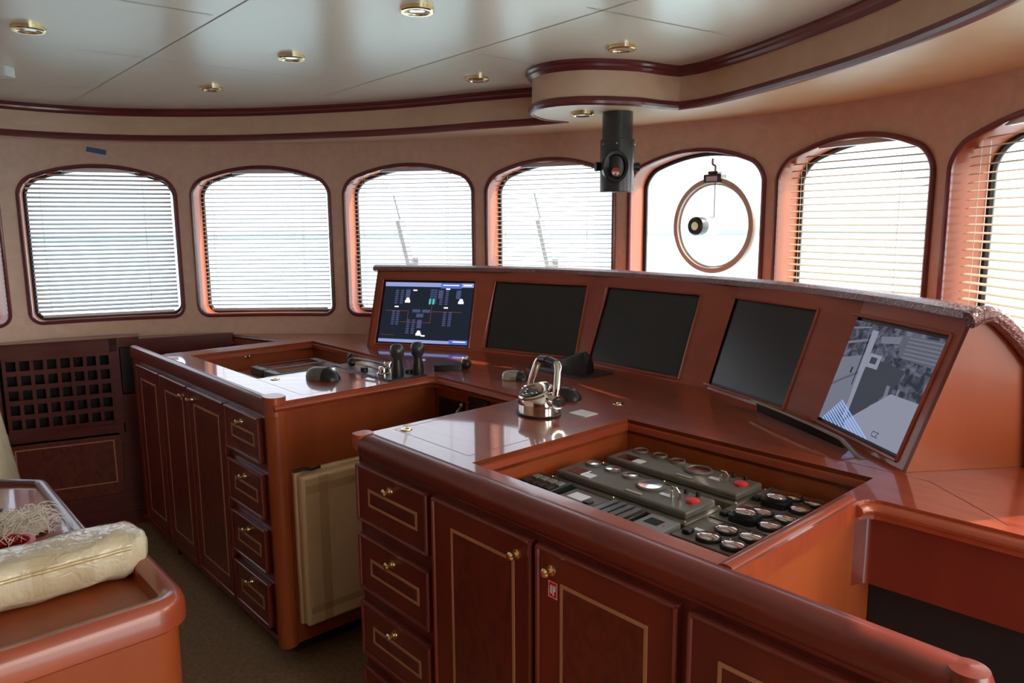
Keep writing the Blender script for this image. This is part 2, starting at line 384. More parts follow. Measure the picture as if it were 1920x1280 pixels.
# ------------------------------------------------------------------ soffit, fascia, trims
fpts = [(-2.72, YB), (-2.72, 2.7), (-2.64, 3.2), (-2.42, 3.62), (-2.12, 3.86), (-1.80, 3.95), (-1.38, 3.955), (-.96, 3.87), (-.53, 3.73), (-.14, 3.53), (.10, 3.42), (.245, 3.33)]
bpts = [(.245, 3.33), (.15, 3.25), (.095, 3.13), (.088, 3.03), (.12, 2.93), (.19, 2.865), (.30, 2.84), (.46, 2.875), (.57, 2.945), (.65, 2.985)]
rpts = [(.65, 2.985), (.735, 2.885), (.82, 2.68), (.90, 2.42), (.96, 2.18), (.995, 1.95), (1.01, 1.70), (1.0, 1.45), (.99, .9), (.99, YB)]
F1 = smoothp(fpts); F2 = smoothp(bpts); F3 = smoothp(rpts)
FA = F1 + F2[1:] + F3[1:]
b = MB()
for i in range(len(FA) - 1): b.add([(*FA[i], ZSOF), (*FA[i + 1], ZSOF), (*FA[i + 1], ZC), (*FA[i], ZC)], [(0, 1, 2, 3)])
o = b.build('trim_1', 'fascia'); bm = bmesh.new(); bm.from_mesh(o.data); bmesh.ops.remove_doubles(bm, verts=bm.verts, dist=.0005); bmesh.ops.recalc_face_normals(bm, faces=bm.faces); bm.to_mesh(o.data); bm.free(); struct(o)
wallp = [(PL[i].x, PL[i].y) for i in range(0, len(PL), 3)] + [(PL[-1].x, PL[-1].y)]
b = MB(); b.slab(wallp + list(reversed(FA)), ZSOF, ZSOF + .02); struct(b.build('ceiling_soffit', 'soffit'))
# room interior is on the right of travel -> negative offset
PRT = [(-.002, -.036), (.0, 0), (-.024, 0), (-.026, -.010), (-.018, -.016), (-.017, -.024), (-.010, -.030)]
PRB = [(.004, -.004), (.004, .026), (-.006, .027), (-.013, .020), (-.016, .010), (-.013, .001), (-.006, -.004)]
for nm_, pr, zz in (('trim_2', PRT, ZC), ('trim_3', PRB, ZSOF)):
    b = MB(); b.sweep([(x, y, zz) for x, y in FA], pr); struct(b.build(nm_, 'trimw'))
# ceiling panel seams
b = MB()
def seam(p, q, wdt=.004):
    p = Vector(p); q = Vector(q); d = (q - p).normalized(); n = Vector((-d.y, d.x)) * wdt / 2
    b.add([(*(p + n), ZC - .001), (*(q + n), ZC - .001), (*(q - n), ZC - .001), (*(p - n), ZC - .001)], [(0, 1, 2, 3)])
seam((-2.2, 3.82), (-.60, 1.98)); seam((-1.02, 3.78), (.75, 1.6)); seam((-.836, 2.225), (-1.6, 1.6)); seam((-.702, 3.235), (-1.45, 2.62)); seam((-2.157, 3.289), (-1.75, 3.33)); seam((.087, 2.916), (-.104, 2.726)); seam((.212, 2.172), (.7, 2.5))
struct(b.build('trim_4', 'seam', smooth=False))

# ------------------------------------------------------------------ outside
b = MB(); b.slab([(-400, -100), (400, -100), (400, 260), (-400, 260)], -3.1, -3.0); struct(b.build('ground', 'sea'))
b = MB(); b.bb((-400, 250, -3.0), (400, 255, -1.2)); o = b.build('harbour_quay', 'quay'); tag(o, 'pale harbour quay wall far beyond the windows', 'quay')

# ------------------------------------------------------------------ blinds
def blind(i, s, wd, label, tan=False, dens=.0225, tilt=6):
    A = at(s); B = at(s + wd); mid = (A + B) / 2; d = (B - A); ln = d.length; rz = math.atan2(d.y, d.x); nm = Vector((-d.y, d.x)).normalized()
    base = mid + nm * .055
    rt = thing('window_blind', label, 'blind', (base.x, base.y, ZB + .01), rz, 'venetian blinds')
    zt = ZA - ZB - .02; b = MB(); z = .045
    R = Matrix.Rotation(math.radians(tilt), 3, 'X')
    while z < zt - .03:
        t = (ZA - .022 - (z + ZB)) / (ZA - ZS); half = wd / 2 - .024
        if t < 1: half = min(half, wd / 2 * math.sqrt(max(t, 0.02)))
        h = z + ZB
        if h > ZS - .06: half = min(half, wd / 2 - .024 - .0)
        hl = half - .004; n = 3
        vs = [];
        for y, zz in ((-.0125, -.0012), (0, .0012), (.0125, -.0012)):
            for dx in (-hl, hl):
                for th in (0, .0009): p = R @ Vector((0, y, zz + th)); vs.append((dx, p.y, p.z + z))
        b.add(vs, [(0, 2, 6, 4), (1, 5, 7, 3), (4, 6, 10, 8), (5, 9, 11, 7), (0, 1, 3, 2), (8, 10, 11, 9), (0, 4, 5, 1), (4, 8, 9, 5), (2, 3, 7, 6), (6, 7, 11, 10)])
        z += dens
    b.build('slats', 'blindw' if tan else 'blind', rt)
    b = MB(); b.bb((-wd / 2 + .05, -.013, .012), (wd / 2 - .05, .013, .026)); b.build('bottom_rail', 'white', rt, bevel=.003)
    zc = ZA - ZB - .075
    b = MB(); b.bb((-.17, -.012, zt - .022), (.17, .012, zt - .001)); b.build('head_rail', 'white', rt, bevel=.002)
    for sx_ in (-.27, .2):
        b = MB(); b.cone((sx_ * wd / .72, -.014, .02), (sx_ * wd / .72, -.014, zc), .0009, n=5); b.cone((sx_ * wd / .72, .014, .02), (sx_ * wd / .72, .014, zc), .0009, n=5); b.build('ladder_cord', 'white', rt)
    return rt
bl = ['venetian blind cut off by the left edge of the photo, teal light behind it',
      'grey slatted venetian blind in the window above the lattice cabinet',
      'venetian blind washed out by glare, in the second full window from the left',
      'venetian blind in the window directly behind the lit monitor at the left end',
      'venetian blind in the window left of the black hanging tube',
      None,
      'tan venetian blind in the window right of the round clear view screen',
      'tan venetian blind in the rightmost window, beside the end of the monitor hood']
for i, (s, wd) in enumerate(wins):
    if bl[i]: blind(i, s, wd, bl[i], tan=i >= 6, dens=.0225 if i < 5 else .0265, tilt=(26, 26, 12, 9, 8, 0, 13, 13)[i])

# ------------------------------------------------------------------ worktop
def rail_prof(r=.016, h=.03): return [(r * math.cos(math.radians(a)), r * .8 * math.sin(math.radians(a))) for a in range(0, 360, 30)]
wl = [toUV(*p) for p in front if toUV(*p)[0] > -2.22 or p[0] > -1.45]
kn1 = fillet([(-.555, .0), (-.555, .675), (-.015, .675), (-.015, .0)], .05)
kn2 = fillet([(1.19, .0), (1.19, .575), (1.93, .60)], .05)
xr = a1[0] - .006
outer = [(-1.84, .015)] + kn1 + kn2 + [toUV(xr, .95), toUV(xr, 1.6)]
back = [p for p in front[::6] if p[0] > -1.58]
back = [(x - .008 * 0, y) for x, y in back]
outer += [toUV(x - .004, y - .004) for x, y in reversed(back)]
outer += [(-2.31, .525), (-1.84, .65)]
pitA = [(-1.72, .13), (-.985, .13), (-.985, .75), (-1.72, .75)]
pitB = [(.41, .09), (1.15, .09), (1.15, .71), (.41, .71)]
TOPN = thing('worktop', 'glossy red cherry worktop running round the helm consoles under the monitors', 'worktop', (OX, OY, 0), TH)
b = MB(); b.slab(outer, .955, 1.0, [pitA, pitB]); b.build('top', 'top', TOPN, smooth=False)
for pit, zf in ((pitA, .90), (pitB, .885)):
    b = MB(); x0, y0 = pit[0]; x1, y1 = pit[2]
    b.bb((x0 - .012, y0, zf), (x0, y1, .999)); b.bb((x1, y0, zf), (x1 + .012, y1, .999)); b.bb((x0, y0 - .012, zf), (x1, y0, .999)); b.bb((x0, y1, zf), (x1, y1 + .012, .999))
    b.bb((x0, y0, zf - .01), (x1, y1, zf))
    b.build('recess_lining', 'cherry', TOPN, smooth=False)
for pit in (pitA, pitB):
    b = MB(); x0, y0 = pit[0]; x1, y1 = pit[2]
    b.sweep([(x0, y0, .978), (x1, y0, .978), (x1, y1, .978), (x0, y1, .978)], [(0, -.012), (.008, -.010), (.008, 0.008), (0, .010)], closed=True)
    b.build('recess_ledge', 'cherryh', TOPN, smooth=False)
for kk_ in (kn1, kn2[1:]):
    b = MB(); b.sweep([(x, y, .980) for x, y in kk_], rail_prof(.017)); b.build('edge_moulding', 'cherryh', TOPN)
b = MB(); b.sweep([(-1.84, .05, .992), (-1.84, .65, .992), (-2.29, .53, .992)], rail_prof(.012)); b.build('fiddle_rail', 'maho', TOPN)
for pts in ([(.01, .12), (.36, .12), (.36, .39), (.01, .39), (.01, .12)], [(-.03, .39), (-.02, .39)], [(.36, .39), (.36, .95)], [(-.01, .72), (.36, .72)], [(-.97, .13), (-.60, .13), (-.60, .44), (-.97, .44), (-.97, .13)], [(-.5, .75), (.05, .9), (.4, 1.0)], [(.45, .80), (1.25, .78)], [(1.25, .78), (1.45, .62)]):
    b = MB()
    for p, q in zip(pts[:-1], pts[1:]):
        p = Vector(p); q = Vector(q); d = (q - p).normalized(); n = Vector((-d.y, d.x)) * .0012
        b.add([(*(p + n), 1.0004), (*(q + n), 1.0004), (*(q - n), 1.0004), (*(p - n), 1.0004)], [(0, 1, 2, 3)])
    b.build('lid_joint', 'maho', TOPN, smooth=False)
for u, v in ((.035, .145), (.263, .84), (-.93, .18), (-.62, .86)):
    b = MB(); b.lathe((u, v, 1.0), [(.009, .0003), (.010, .003), (.017, .003), (.018, .0003)], 20); b.build('finger_ring', 'brass', TOPN)
b = MB(); b.lathe((-1.7195, .40, .962), [(.007, 0), (.010, .004), (.016, .003), (.017, 0)], 20, Matrix.Rotation(PI / 2, 3, 'Y')); b.build('lock_ring', 'brass', TOPN)
# aprons: coaming beside the well, kneehole backs
b = MB(); b.slab([(-1.84, .635), (-2.28, .515), (-2.285, .535), (-1.845, .655)], .5, .955); b.build('well_side', 'maho', TOPN)

# ------------------------------------------------------------------ console cabinets
def knob(parent, u, z, v=-.018):
    b = MB(); R = Matrix.Rotation(PI / 2, 3, 'X')
    b.lathe((u, v, z), [(.0001, .026), (.007, .0255), (.0105, .021), (.0105, .017), (.005, .012), (.005, .004), (.012, .003), (.0125, 0)], 18, R); return b.build('knob', 'brass', parent)
def inlay(parent, u0, u1, z0, z1, v, wd=.0075):
    b = MB(); e = .0008
    for a, c in (((u0, z0), (u1, z0 + wd)), ((u0, z1 - wd), (u1, z1)), ((u0, z0 + wd), (u0 + wd, z1 - wd)), ((u1 - wd, z0 + wd), (u1, z1 - wd))):
        b.bb((a[0], v - e, a[1]), (c[0], v + .002, c[1]))
    return b.build('inlay', 'inlay', parent, smooth=False)
def leaf(root, name, u0, u1, z0, z1, iu, iz, kn, lab=None, v=0.0):
    """a drawer or door front: raised frame moulding, recessed field, burl, pale inlay, brass knob"""
    b = MB(); b.bb((u0, v - .012, z0), (u1, v + .004, z1))
    d = b.build(name, 'front', root, bevel=.002)
    b = MB(); f = .010
    loop = [(u0 + .004, z0 + .004), (u1 - .004, z0 + .004), (u1 - .004, z1 - .004), (u0 + .004, z1 - .004)]
    # bead around the edge
    for (a, c) in zip(loop, loop[1:] + loop[:1]): b.tube([(a[0], v - .013, a[1]), (c[0], v - .013, c[1])], .0055, 8)
    b.build('moulding', 'cherryh' if False else 'front', d)
    b = MB(); b.bb((iu[0] + .004, v - .0135, iz[0] + .004), (iu[1] - .004, v - .011, iz[1] - .004)); b.build('burl_panel', 'burl', d, smooth=False)
    inlay(d, iu[0], iu[1], iz[0], iz[1], v - .0135)
    if kn: knob(d, kn[0], kn[1], v - .012)
    return d
ZDT = .928
def drawers(root, u0, u1, v=0.0):
    for k in range(4):
        z1 = ZDT - k * .2085; z0 = z1 - .168
        leaf(root, 'drawer', u0, u1, z0, z1, (u0 + .06, u1 - .045), (z0 + .055, z1 - .063), ((u0 + u1) / 2, z1 - .040), v=v)
def crest(root, u0, u1, vv=0.0, slim=False):
    # rounded top board of the front, raised a little over the worktop
    pr = [(.05, -.012), (.05, .001), (.032, .006), (.012, .007), (.001, .003), (-.008, -.006), (-.012, -.020), (-.011, -.038), (-.006, -.048), (-.002, -.050), (-.002, -.062), (.03, -.062)]
    if slim: pr = [(.035, -.012), (.035, .001), (.020, .007), (.006, .007), (-.002, .002), (-.005, -.008), (-.005, -.050), (.0, -.056), (.03, -.062)]
    b = MB(); b.sweep([(u0, vv, 1.0), (u1, vv, 1.0)], pr)
    return b.build('top_rail', 'front', root, bevel=.004)
CA = thing('console_cabinet', 'left hand helm console cabinet with one stack of drawers at its right end', 'cabinet', (OX, OY, 0), TH)
b = MB(); b.bb((-2.20, .004, .085), (-.60, .04, .955)); b.build('front_board', 'front', CA, bevel=.002)
b = MB(); b.bb((-.60, .02, .085), (-.575, .70, .95)); b.bb((-.60, .0, .085), (-.575, .03, .95)); b.build('side_panel', 'cherry', CA)
b = MB(); b.lathe((-.593, .025, 0), [(.0001, .085), (.036, .085), (.036, .962), (.03, .962)], 24); b.build('corner_post', 'cherry', CA)
b = MB(); b.rbox((-.632, -.016, .950), (-.545, .055, 1.017), .032); b.build('corner_cap', 'cherryh', CA, bevel=.008, seg=3)
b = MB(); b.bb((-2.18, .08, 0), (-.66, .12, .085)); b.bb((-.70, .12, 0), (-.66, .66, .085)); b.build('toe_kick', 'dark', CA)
b = MB(); b.bb((-1.86, .04, .0), (-1.835, .64, .95)); b.bb((-1.835, .60, 0), (-.60, .63, .88)); b.build('inner_panel', 'maho', CA)
b = MB(); b.bb((-2.20, -.006, .930), (-.62, .012, .956)); crest(CA, -2.20, -.62, 0, True)
drawers(CA, -.965, -.655)
for u0, u1, kx in ((-2.085, -1.742, None), (-1.731, -1.378, -1.42), (-1.367, -.975, -1.325)):
    leaf(CA, 'door', u0, u1, .13, ZDT, (u0 + .065, u1 - .055), (.20, ZDT - .06), (kx, .882) if kx else None)
b = MB(); b.tube([(-2.19, -.004, .112), (-.60, -.004, .112)], .008); b.build('base_moulding', 'front', CA)

CB = thing('console_cabinet', 'near helm console cabinet with brass knobs and a rounded free end in the foreground', 'cabinet', (OX, OY, 0), TH)
b = MB(); b.bb((.0, .004, .085), (1.56, .045, .955)); b.build('front_board', 'front', CB, bevel=.002)
b = MB(); b.bb((.005, .03, .085), (.03, .66, .95)); b.build('side_panel', 'cherry', CB)
b = MB(); b.bb((1.153, .045, .0), (1.176, 1.2, .952)); b.build('kneehole_panel', 'cherry', CB)
b = MB(); b.lathe((.008, .02, 0), [(.0001, .085), (.018, .085), (.018, .955), (.01, .955)], 20); b.build('corner_post', 'front', CB)
b = MB(); b.rbox((-.020, -.012, .966), (.03, .045, 1.009), .018); b.build('corner_cap', 'cherryh', CB, bevel=.008, seg=3)
b = MB(); b.bb((.04, .08, 0), (1.50, .12, .085)); b.build('toe_kick', 'dark', CB)
crest(CB, .02, 1.565)
b = MB(); b.lathe((1.56, .019, 0), [(.0001, .085), (.022, .085), (.022, .94), (.030, .955), (.032, .99), (.026, 1.005), (.0001, 1.009)], 24); b.build('rounded_end', 'front', CB)
b = MB(); b.sweep([(1.168, .05, .988), (1.168, .54, .988)], rail_prof(.022)); b.build('kneehole_rail', 'cherryh', CB)
drawers(CB, .012, .354)
d1 = leaf(CB, 'door', .377, .738, .13, ZDT, (.453, .683), (.19, .868), (.691, .882))
d2 = leaf(CB, 'door', .753, 1.114, .13, ZDT, (.825, 1.05), (.19, .862), (.798, .882))
leaf(CB, 'door', 1.137, 1.50, .13, ZDT, (1.20, 1.43), (.19, .862), None)
# red first-aid style sticker on the door
st = MB(); st.bb((.789, -.0128, .821), (.817, -.0122, .859)); stk = st.build('sticker', 'red', d2); stk['label'] = 'small red square sticker with white marks'
b = MB()
for r in ((.7905, .8225, .8155, .8235), (.7905, .8565, .8155, .8575), (.7905, .8225, .7915, .8575), (.8145, .8225, .8155, .8575), (.796, .831, .800, .850), (.803, .828, .806, .850), (.806, .838, .811, .842), (.808, .842, .811, .850)):
    b.bb((r[0], -.0133, r[1]), (r[2], -.0127, r[3]))
b.build('sticker_mark', 'label', d2)

# kneehole back panel, and the apron with a painted shade sheet below
KB = thing('bulkhead_board', 'shadowed wooden back panel of the kneehole between the two consoles', 'panel', (OX, OY, 0), TH)
b = MB(); b.bb((-.57, .70, 0), (.0, .72, .95)); b.build('board', 'cherry', KB)
for u0, u1, z0, z1, nm_ in ((-.545, -.385, .80, .915, 'switch_plate'), (-.355, -.235, .83, .945, 'socket_plate')):
    b = MB(); b.bb((u0, .688, z0), (u1, .70, z1)); p = b.build(nm_, 'black', KB, bevel=.003)
    b = MB(); 
    for a, c in ((u0 + .012, z1 - .02), (u1 - .012, z1 - .015)): b.cone((a, .690, c), (a, .684, c), .004, n=10)
    b.build('screw', 'brass', p)
b = MB(); b.tube([(-.39, .69, .90), (-.385, .66, .885), (-.37, .64, .86), (-.34, .62, .845)], .006, 8); b.ball((-.39, .685, .905), .009); b.build('toggle_lever', 'steel', KB)
b = MB(); b.tube([(-.30, .69, .89), (-.295, .66, .87), (-.285, .64, .855)], .007, 8); b.build('toggle_lever', 'steel', KB)
KC = thing('kneehole_apron', 'reddish apron board under the worktop edge at the right, dark sheet painting the shaded gap below it', 'panel', (OX, OY, 0), TH)
b = MB(); b.slab(fillet([(1.176, .56), (1.19, .60), (1.88, .63), (1.88, .65), (1.18, .625)], [0, .02, 0, 0, 0], 6, True), .79, .956); b.build('board', 'front', KC)
b = MB(); b.bb((1.178, .66, 0), (1.86, .68, .80)); b.build('gap_shade', 'dark', KC)  # near-black sheet in place of the shade in the open knee space

# ------------------------------------------------------------------ monitor hood
TILT = .366; SW, SH = .49, .322
mons = [(-.677, 3.664, -17.9), (-.137, 3.493, -33.3), (.328, 3.157, -52.2), (.680, 2.751, -69.5), (.891, 2.266, -83.2)]
HZT = 1.372
def fac(k):
    x, y, a = mons[k]; a = math.radians(a); d = Vector((math.cos(a), math.sin(a), 0)); n = Vector((-math.sin(a), math.cos(a), 0)); up = Vector((0, 0, math.cos(TILT))) + n * math.sin(TILT)
    return Vector((x, y, 1.02)), d, n, up
def isect(p, d, q, e):
    den = d.x * e.y - d.y * e.x; t = ((q.x - p.x) * e.y - (q.y - p.y) * e.x) / den; return p + d * t
def line(k, z): B, d, n, up = fac(k); return B + up * ((z - 1.02) / up.z), d
def joints(z, off=0):
    J = []
    for k in range(6):
        if k == 0: p, d = line(0, z); J.append(p - d * .045)
        elif k == 5: p, d = line(4, z); J.append(p + d * (SW + .05))
        else:
            p, d = line(k - 1, z); q, e = line(k, z); J.append(isect(p, d, q, e))
    return J
JB = joints(1.0005); JT = joints(HZT)
HD = thing('monitor_hood', 'angled cherry hood holding five screens along the back of the worktop', 'monitor housing', (JB[2].x, JB[2].y, 1.0)); HL = HD.location.copy()
ncen = [fac(k)[2] for k in range(5)]
for k in range(5):
    B, d, n, up = fac(k); nf = d.cross(up).normalized()   # points back
    if nf.dot(n) < 0: nf = -nf
    q = [JB[k], JB[k + 1], JT[k + 1], JT[k]]; g = .006
    r = [B - d * g - up * g, B + d * (SW + g) - up * g, B + d * (SW + g) + up * (SH + g), B - d * g + up * (SH + g)]
    b = MB(); vs = [p - HL for p in q + r] + [p - HL + nf * .03 for p in q + r]
    fs = [(0, 1, 5, 4), (1, 2, 6, 5), (2, 3, 7, 6), (3, 0, 4, 7)]; fs += [tuple(i + 8 for i in f) for f in fs]; fs += [(4, 5, 13, 12), (5, 6, 14, 13), (6, 7, 15, 14), (7, 4, 12, 15)]
    b.add(vs, fs); b.build('screen_surround', 'cherryh', HD, smooth=False)
    b = MB()
    for i in range(4): b.tube([r[i] - HL - nf * .001, r[(i + 1) % 4] - HL - nf * .001], .0055, 8)
    b.build('screen_bead', 'cherryh', HD)
nT = [ncen[0]] + [(ncen[k - 1] + ncen[k]).normalized() for k in range(1, 5)] + [ncen[4]]
BT = [JT[k] + nT[k] * .10 - Vector((0, 0, .0)) for k in range(6)]
BT2 = [JB[k] + nT[k] * .34 + Vector((0, 0, .20)) for k in range(6)]; BB = [JB[k] + nT[k] * .34 for k in range(6)]
BT2[5] = JB[5] + nT[5] * .30 + Vector((0, .0, .255)); BT[5] = JT[5] + nT[5] * .035; BB[5] = JB[5] + nT[5] * .32
b = MB()
for k in range(5):
    b.add([p - HL for p in (JT[k], JT[k + 1], BT[k + 1], BT[k])], [(0, 1, 2, 3)]); b.add([p - HL for p in (BT[k], BT[k + 1], BT2[k + 1], BT2[k])], [(0, 1, 2, 3)]); b.add([p - HL for p in (BT2[k], BT2[k + 1], BB[k + 1], BB[k])], [(0, 1, 2, 3)])
b.build('hood_back', 'cherry', HD, smooth=False)
for k in (0, 5):
    dd = fac(0 if k == 0 else 4)[1] * (.001 if k else -.001)
    q = [JB[k], JT[k], BT[k], BT2[k], BB[k]]; b = MB(); b.add([p - HL + dd for p in q] + [p - HL - dd * 12 for p in q], [(0, 1, 2, 3, 4), (9, 8, 7, 6, 5)] + [(i, (i + 1) % 5, 5 + (i + 1) % 5, 5 + i) for i in range(5)]); b.build('side_panel', 'cherry', HD, smooth=False)
# wrapped rail along the top and down the right end
jt = [p - HL for p in JT]; jt[0] = jt[0] - fac(0)[1] * .02
tp = smoothp([tuple(p + nT[i] * .02 + Vector((0, 0, .004))) for i, p in enumerate(jt)], 10)
tp = [Vector(p) for p in tp]
prof = [(-.040, -.012), (-.034, .010), (-.015, .020), (.015, .020), (.034, .012), (.04, -.006), (.02, -.014), (-.02, -.022)]
b = MB(); b.sweep([tuple(p) for p in tp], [(-o_, z_) for o_, z_ in prof]); b.build('padded_rail', 'wrap', HD)
e5 = fac(4)[1]
rp_ = [jt[5] + Vector((-.02, 0, -.004)) + e5 * .012, jt[5] + nT[5] * .035 + Vector((0, 0, .008)) + e5 * .012, (JT[5] - HL) * .4 + (BT2[5] - HL) * .6 + Vector((.012, 0, .022)) + e5 * .012, BT2[5] - HL + Vector((.008, 0, .0)) + e5 * .012, BB[5] - HL + Vector((.008, 0, .0)) + e5 * .012]
rp_ = smoothp([tuple(p) for p in rp_[:4]], 6) + [tuple(rp_[4])]
b = MB(); b.tube(rp_, .021, 10); e = b.build('padded_end_rail', 'wrap', HD)

# ------------------------------------------------------------------ monitors
mlab = ['lit monitor at the left end showing a dark diagram with blue bars', 'blank black monitor beside the lit diagram monitor', 'blank black monitor in the middle of the hood', 'blank black monitor with a faint diagonal sheen, beside the camera picture monitor', 'monitor at the right end showing a grey camera picture of a dock']
for k in range(5):
    B, d, n, up = fac(k); nf = d.cross(up).normalized(); nf = nf if nf.dot(n) > 0 else -nf
    Rm = Matrix((d, up, -nf)).transposed()
    rt = bpy.data.objects.new('monitor', None); C.objects.link(rt); rt.empty_display_size = .05
    rt.matrix_world = Matrix.Translation(B + nf * .006) @ Rm.to_4x4(); tag(rt, mlab[k], 'monitor', 'monitors in the hood')
    b = MB(); b.bb((0, 0, -.02), (SW, SH, -.001)); b.build('casing', 'black', rt)
    b = MB(); b.bb((.008, .008, -.001), (SW - .008, SH - .008, .0)); b.build('screen', 'scr' if k in (1, 2, 3) else ('e_bg' if k == 0 else 'gn'), rt, smooth=False)
    def rect(b, x0, y0, x1, y1, z=.0008):   # screen fractions, y down
        X = lambda t: .008 + t * (SW - .016); Y = lambda t: SH - .008 - t * (SH - .016)
        b.add([(X(x0), Y(y0), z), (X(x1), Y(y0), z), (X(x1), Y(y1), z), (X(x0), Y(y1), z)], [(0, 1, 2, 3)])
    def poly(b, pts, z=.0008):
        X = lambda t: .008 + t * (SW - .016); Y = lambda t: SH - .008 - t * (SH - .016)
        b.add([(X(x), Y(y), z) for x, y in pts], [tuple(range(len(pts)))])
    if k == 0:
        b = MB()
        b.mi = 1; rect(b, 0, 0, .64, .07); rect(b, 0, .95, .8, 1)
        b.mi = 0; rect(b, .64, 0, .87, .09); rect(b, .8, .93, 1, 1)
        b.mi = 1; rect(b, .87, 0, 1, .07)
        b.mi = 2
        for x, y in ((.13, .13), (.64, .13), (.70, .13), (.19, .13), (.53, .11), (.57, .11), (.30, .62), (.36, .62), (.12, .48), (.17, .48), (.70, .48), (.76, .48)):
            for j in range(7): rect(b, x, y + j * .035, x + .035, y + j * .035 + .022)
        for x, y in ((.25, .12), (.82, .12), (.62, .12), (.42, .62)): rect(b, x, y, x + .05, y + .14)
        rect(b, .35, .45, .44, .50); rect(b, .46, .45, .55, .50); rect(b, .4, .52, .48, .58)
        b.mi = 3
        for x, y in ((.25, .30), (.85, .30), (.42, .84)):
            rect(b, x, y, x + .06, y + .04, .001); poly(b, [(x + .03 + .022 * math.cos(t * PI / 4), y - .015 + .03 * math.sin(t * PI / 4)) for t in range(8)], .001)
        for x, y in ((.33, .12), (.70, .09), (.14, .40), (.70, .40), (.48, .87)): rect(b, x, y, x + .045, y + .022, .001)
        rect(b, .66, .03, .84, .045, .0012); rect(b, .89, .025, .98, .045, .0012); rect(b, .84, .95, .98, .965, .0012)
        b.mi = 4
        for r in ((.04, .475, .30, .483), (.56, .475, .90, .483), (.22, .66, .56, .668), (.30, .475, .305, .67), (.56, .38, .565, .67), (.02, .88, .18, .885)): rect(b, *r)
        b.mi = 5; rect(b, .525, .27, .545, .36, .001); rect(b, .565, .27, .585, .36, .001)
        b.build('diagram', ['e_blue', 'e_lav', 'e_dim', 'e_white', 'e_red', 'e_green'], rt, smooth=False)
    if k == 4:
        b = MB(); names = ['g1', 'g2', 'g3', 'g4', 'g5', 'gb']
        b.mi = 0; poly(b, [(0, 0), (.06, 0), (.05, .4), (0, .6)], .0006)
        b.mi = 2; poly(b, [(.62, .05), (1, .02), (1, .26), (.70, .24)], .0007)
        b.mi = 3
        for j in range(6): poly(b, [(.72, .05 + j * .035), (1, .04 + j * .035), (1, .052 + j * .035), (.72, .062 + j * .035)], .0009)
        b.mi = 1; poly(b, [(.46, .30), (.80, .34), (.76, .52), (.52, .88), (.40, .9)], .0007)
        b.mi = 3; poly(b, [(.10, .50), (.20, .38), (.40, .30), (.46, .33), (.43, .84), (.30, .98), (.06, .98), (.02, .80)], .0009)
        b.mi = 2; poly(b, [(.02, .80), (.30, .55), (.43, .44), (.43, .84), (.30, 1), (.0, 1)], .0010)
        b.mi = 3; poly(b, [(.04, .82), (.30, .58), (.43, .47), (.43, .80), (.25, 1), (.0, 1)], .0011)
        b.mi = 0; poly(b, [(.33, .44), (.345, .44), (.345, .50), (.33, .50)], .0014); poly(b, [(.17, .66), (.185, .66), (.185, .72), (.17, .72)], .0014)
        b.mi = 4; poly(b, [(.38, .06), (.44, .06), (.47, .90), (.44, .92)], .0014)
        b.mi = 0; poly(b, [(.372, .10), (.382, .10), (.40, .60), (.392, .60)], .0015)
        b.mi = 4
        for p in ([(.45, .27), (.56, .27), (.56, .40), (.45, .40)],): poly(b, p, .0012)
        b.mi = 1; poly(b, [(.47, .30), (.53, .30), (.53, .36), (.47, .36)], .0014)
        b.mi = 3
        for p in ([(.12, .24), (.40, .14), (.40, .16), (.12, .27)], [(.05, .10), (.36, .03), (.36, .045), (.05, .125)], [(.48, .10), (.66, .06), (.66, .13), (.5, .16)], [(.70, .50), (.73, .50), (.74, .62), (.71, .62)], [(.80, .50), (.82, .50), (.82, .66), (.80, .66)]): poly(b, p, .0011)
        b.mi = 4; poly(b, [(.76, .56), (1, .56), (1, 1), (.50, 1), (.47, .93)], .0013)
        b.mi = 5
        for j in range(11):
            f0, f1 = j / 11, (j + .55) / 11
            P0 = (.37 - .125 * f0, .76 + .24 * f0); P1 = (.37 - .125 * f1, .76 + .24 * f1); e0 = (1 - P0[1]) / .24; e1 = (1 - P1[1]) / .24
            poly(b, [P0, (P0[0] + .365 * e0, 1), (P1[0] + .365 * e1, 1), P1], .0016)
        b.build('camera_picture', names, rt, smooth=False)
        tcu = bpy.data.curves.new('picture_caption', 'FONT'); tcu.body = 'CZ'; tcu.size = .022
        tcu.materials.append(M['g1']); tmp = bpy.data.objects.new('tmp', tcu); me_ = bpy.data.meshes.new_from_object(tmp); bpy.data.objects.remove(tmp)
        to = bpy.data.objects.new('picture_caption', me_); C.objects.link(to); to.parent = rt; to.location = (.36, .022, .0022)

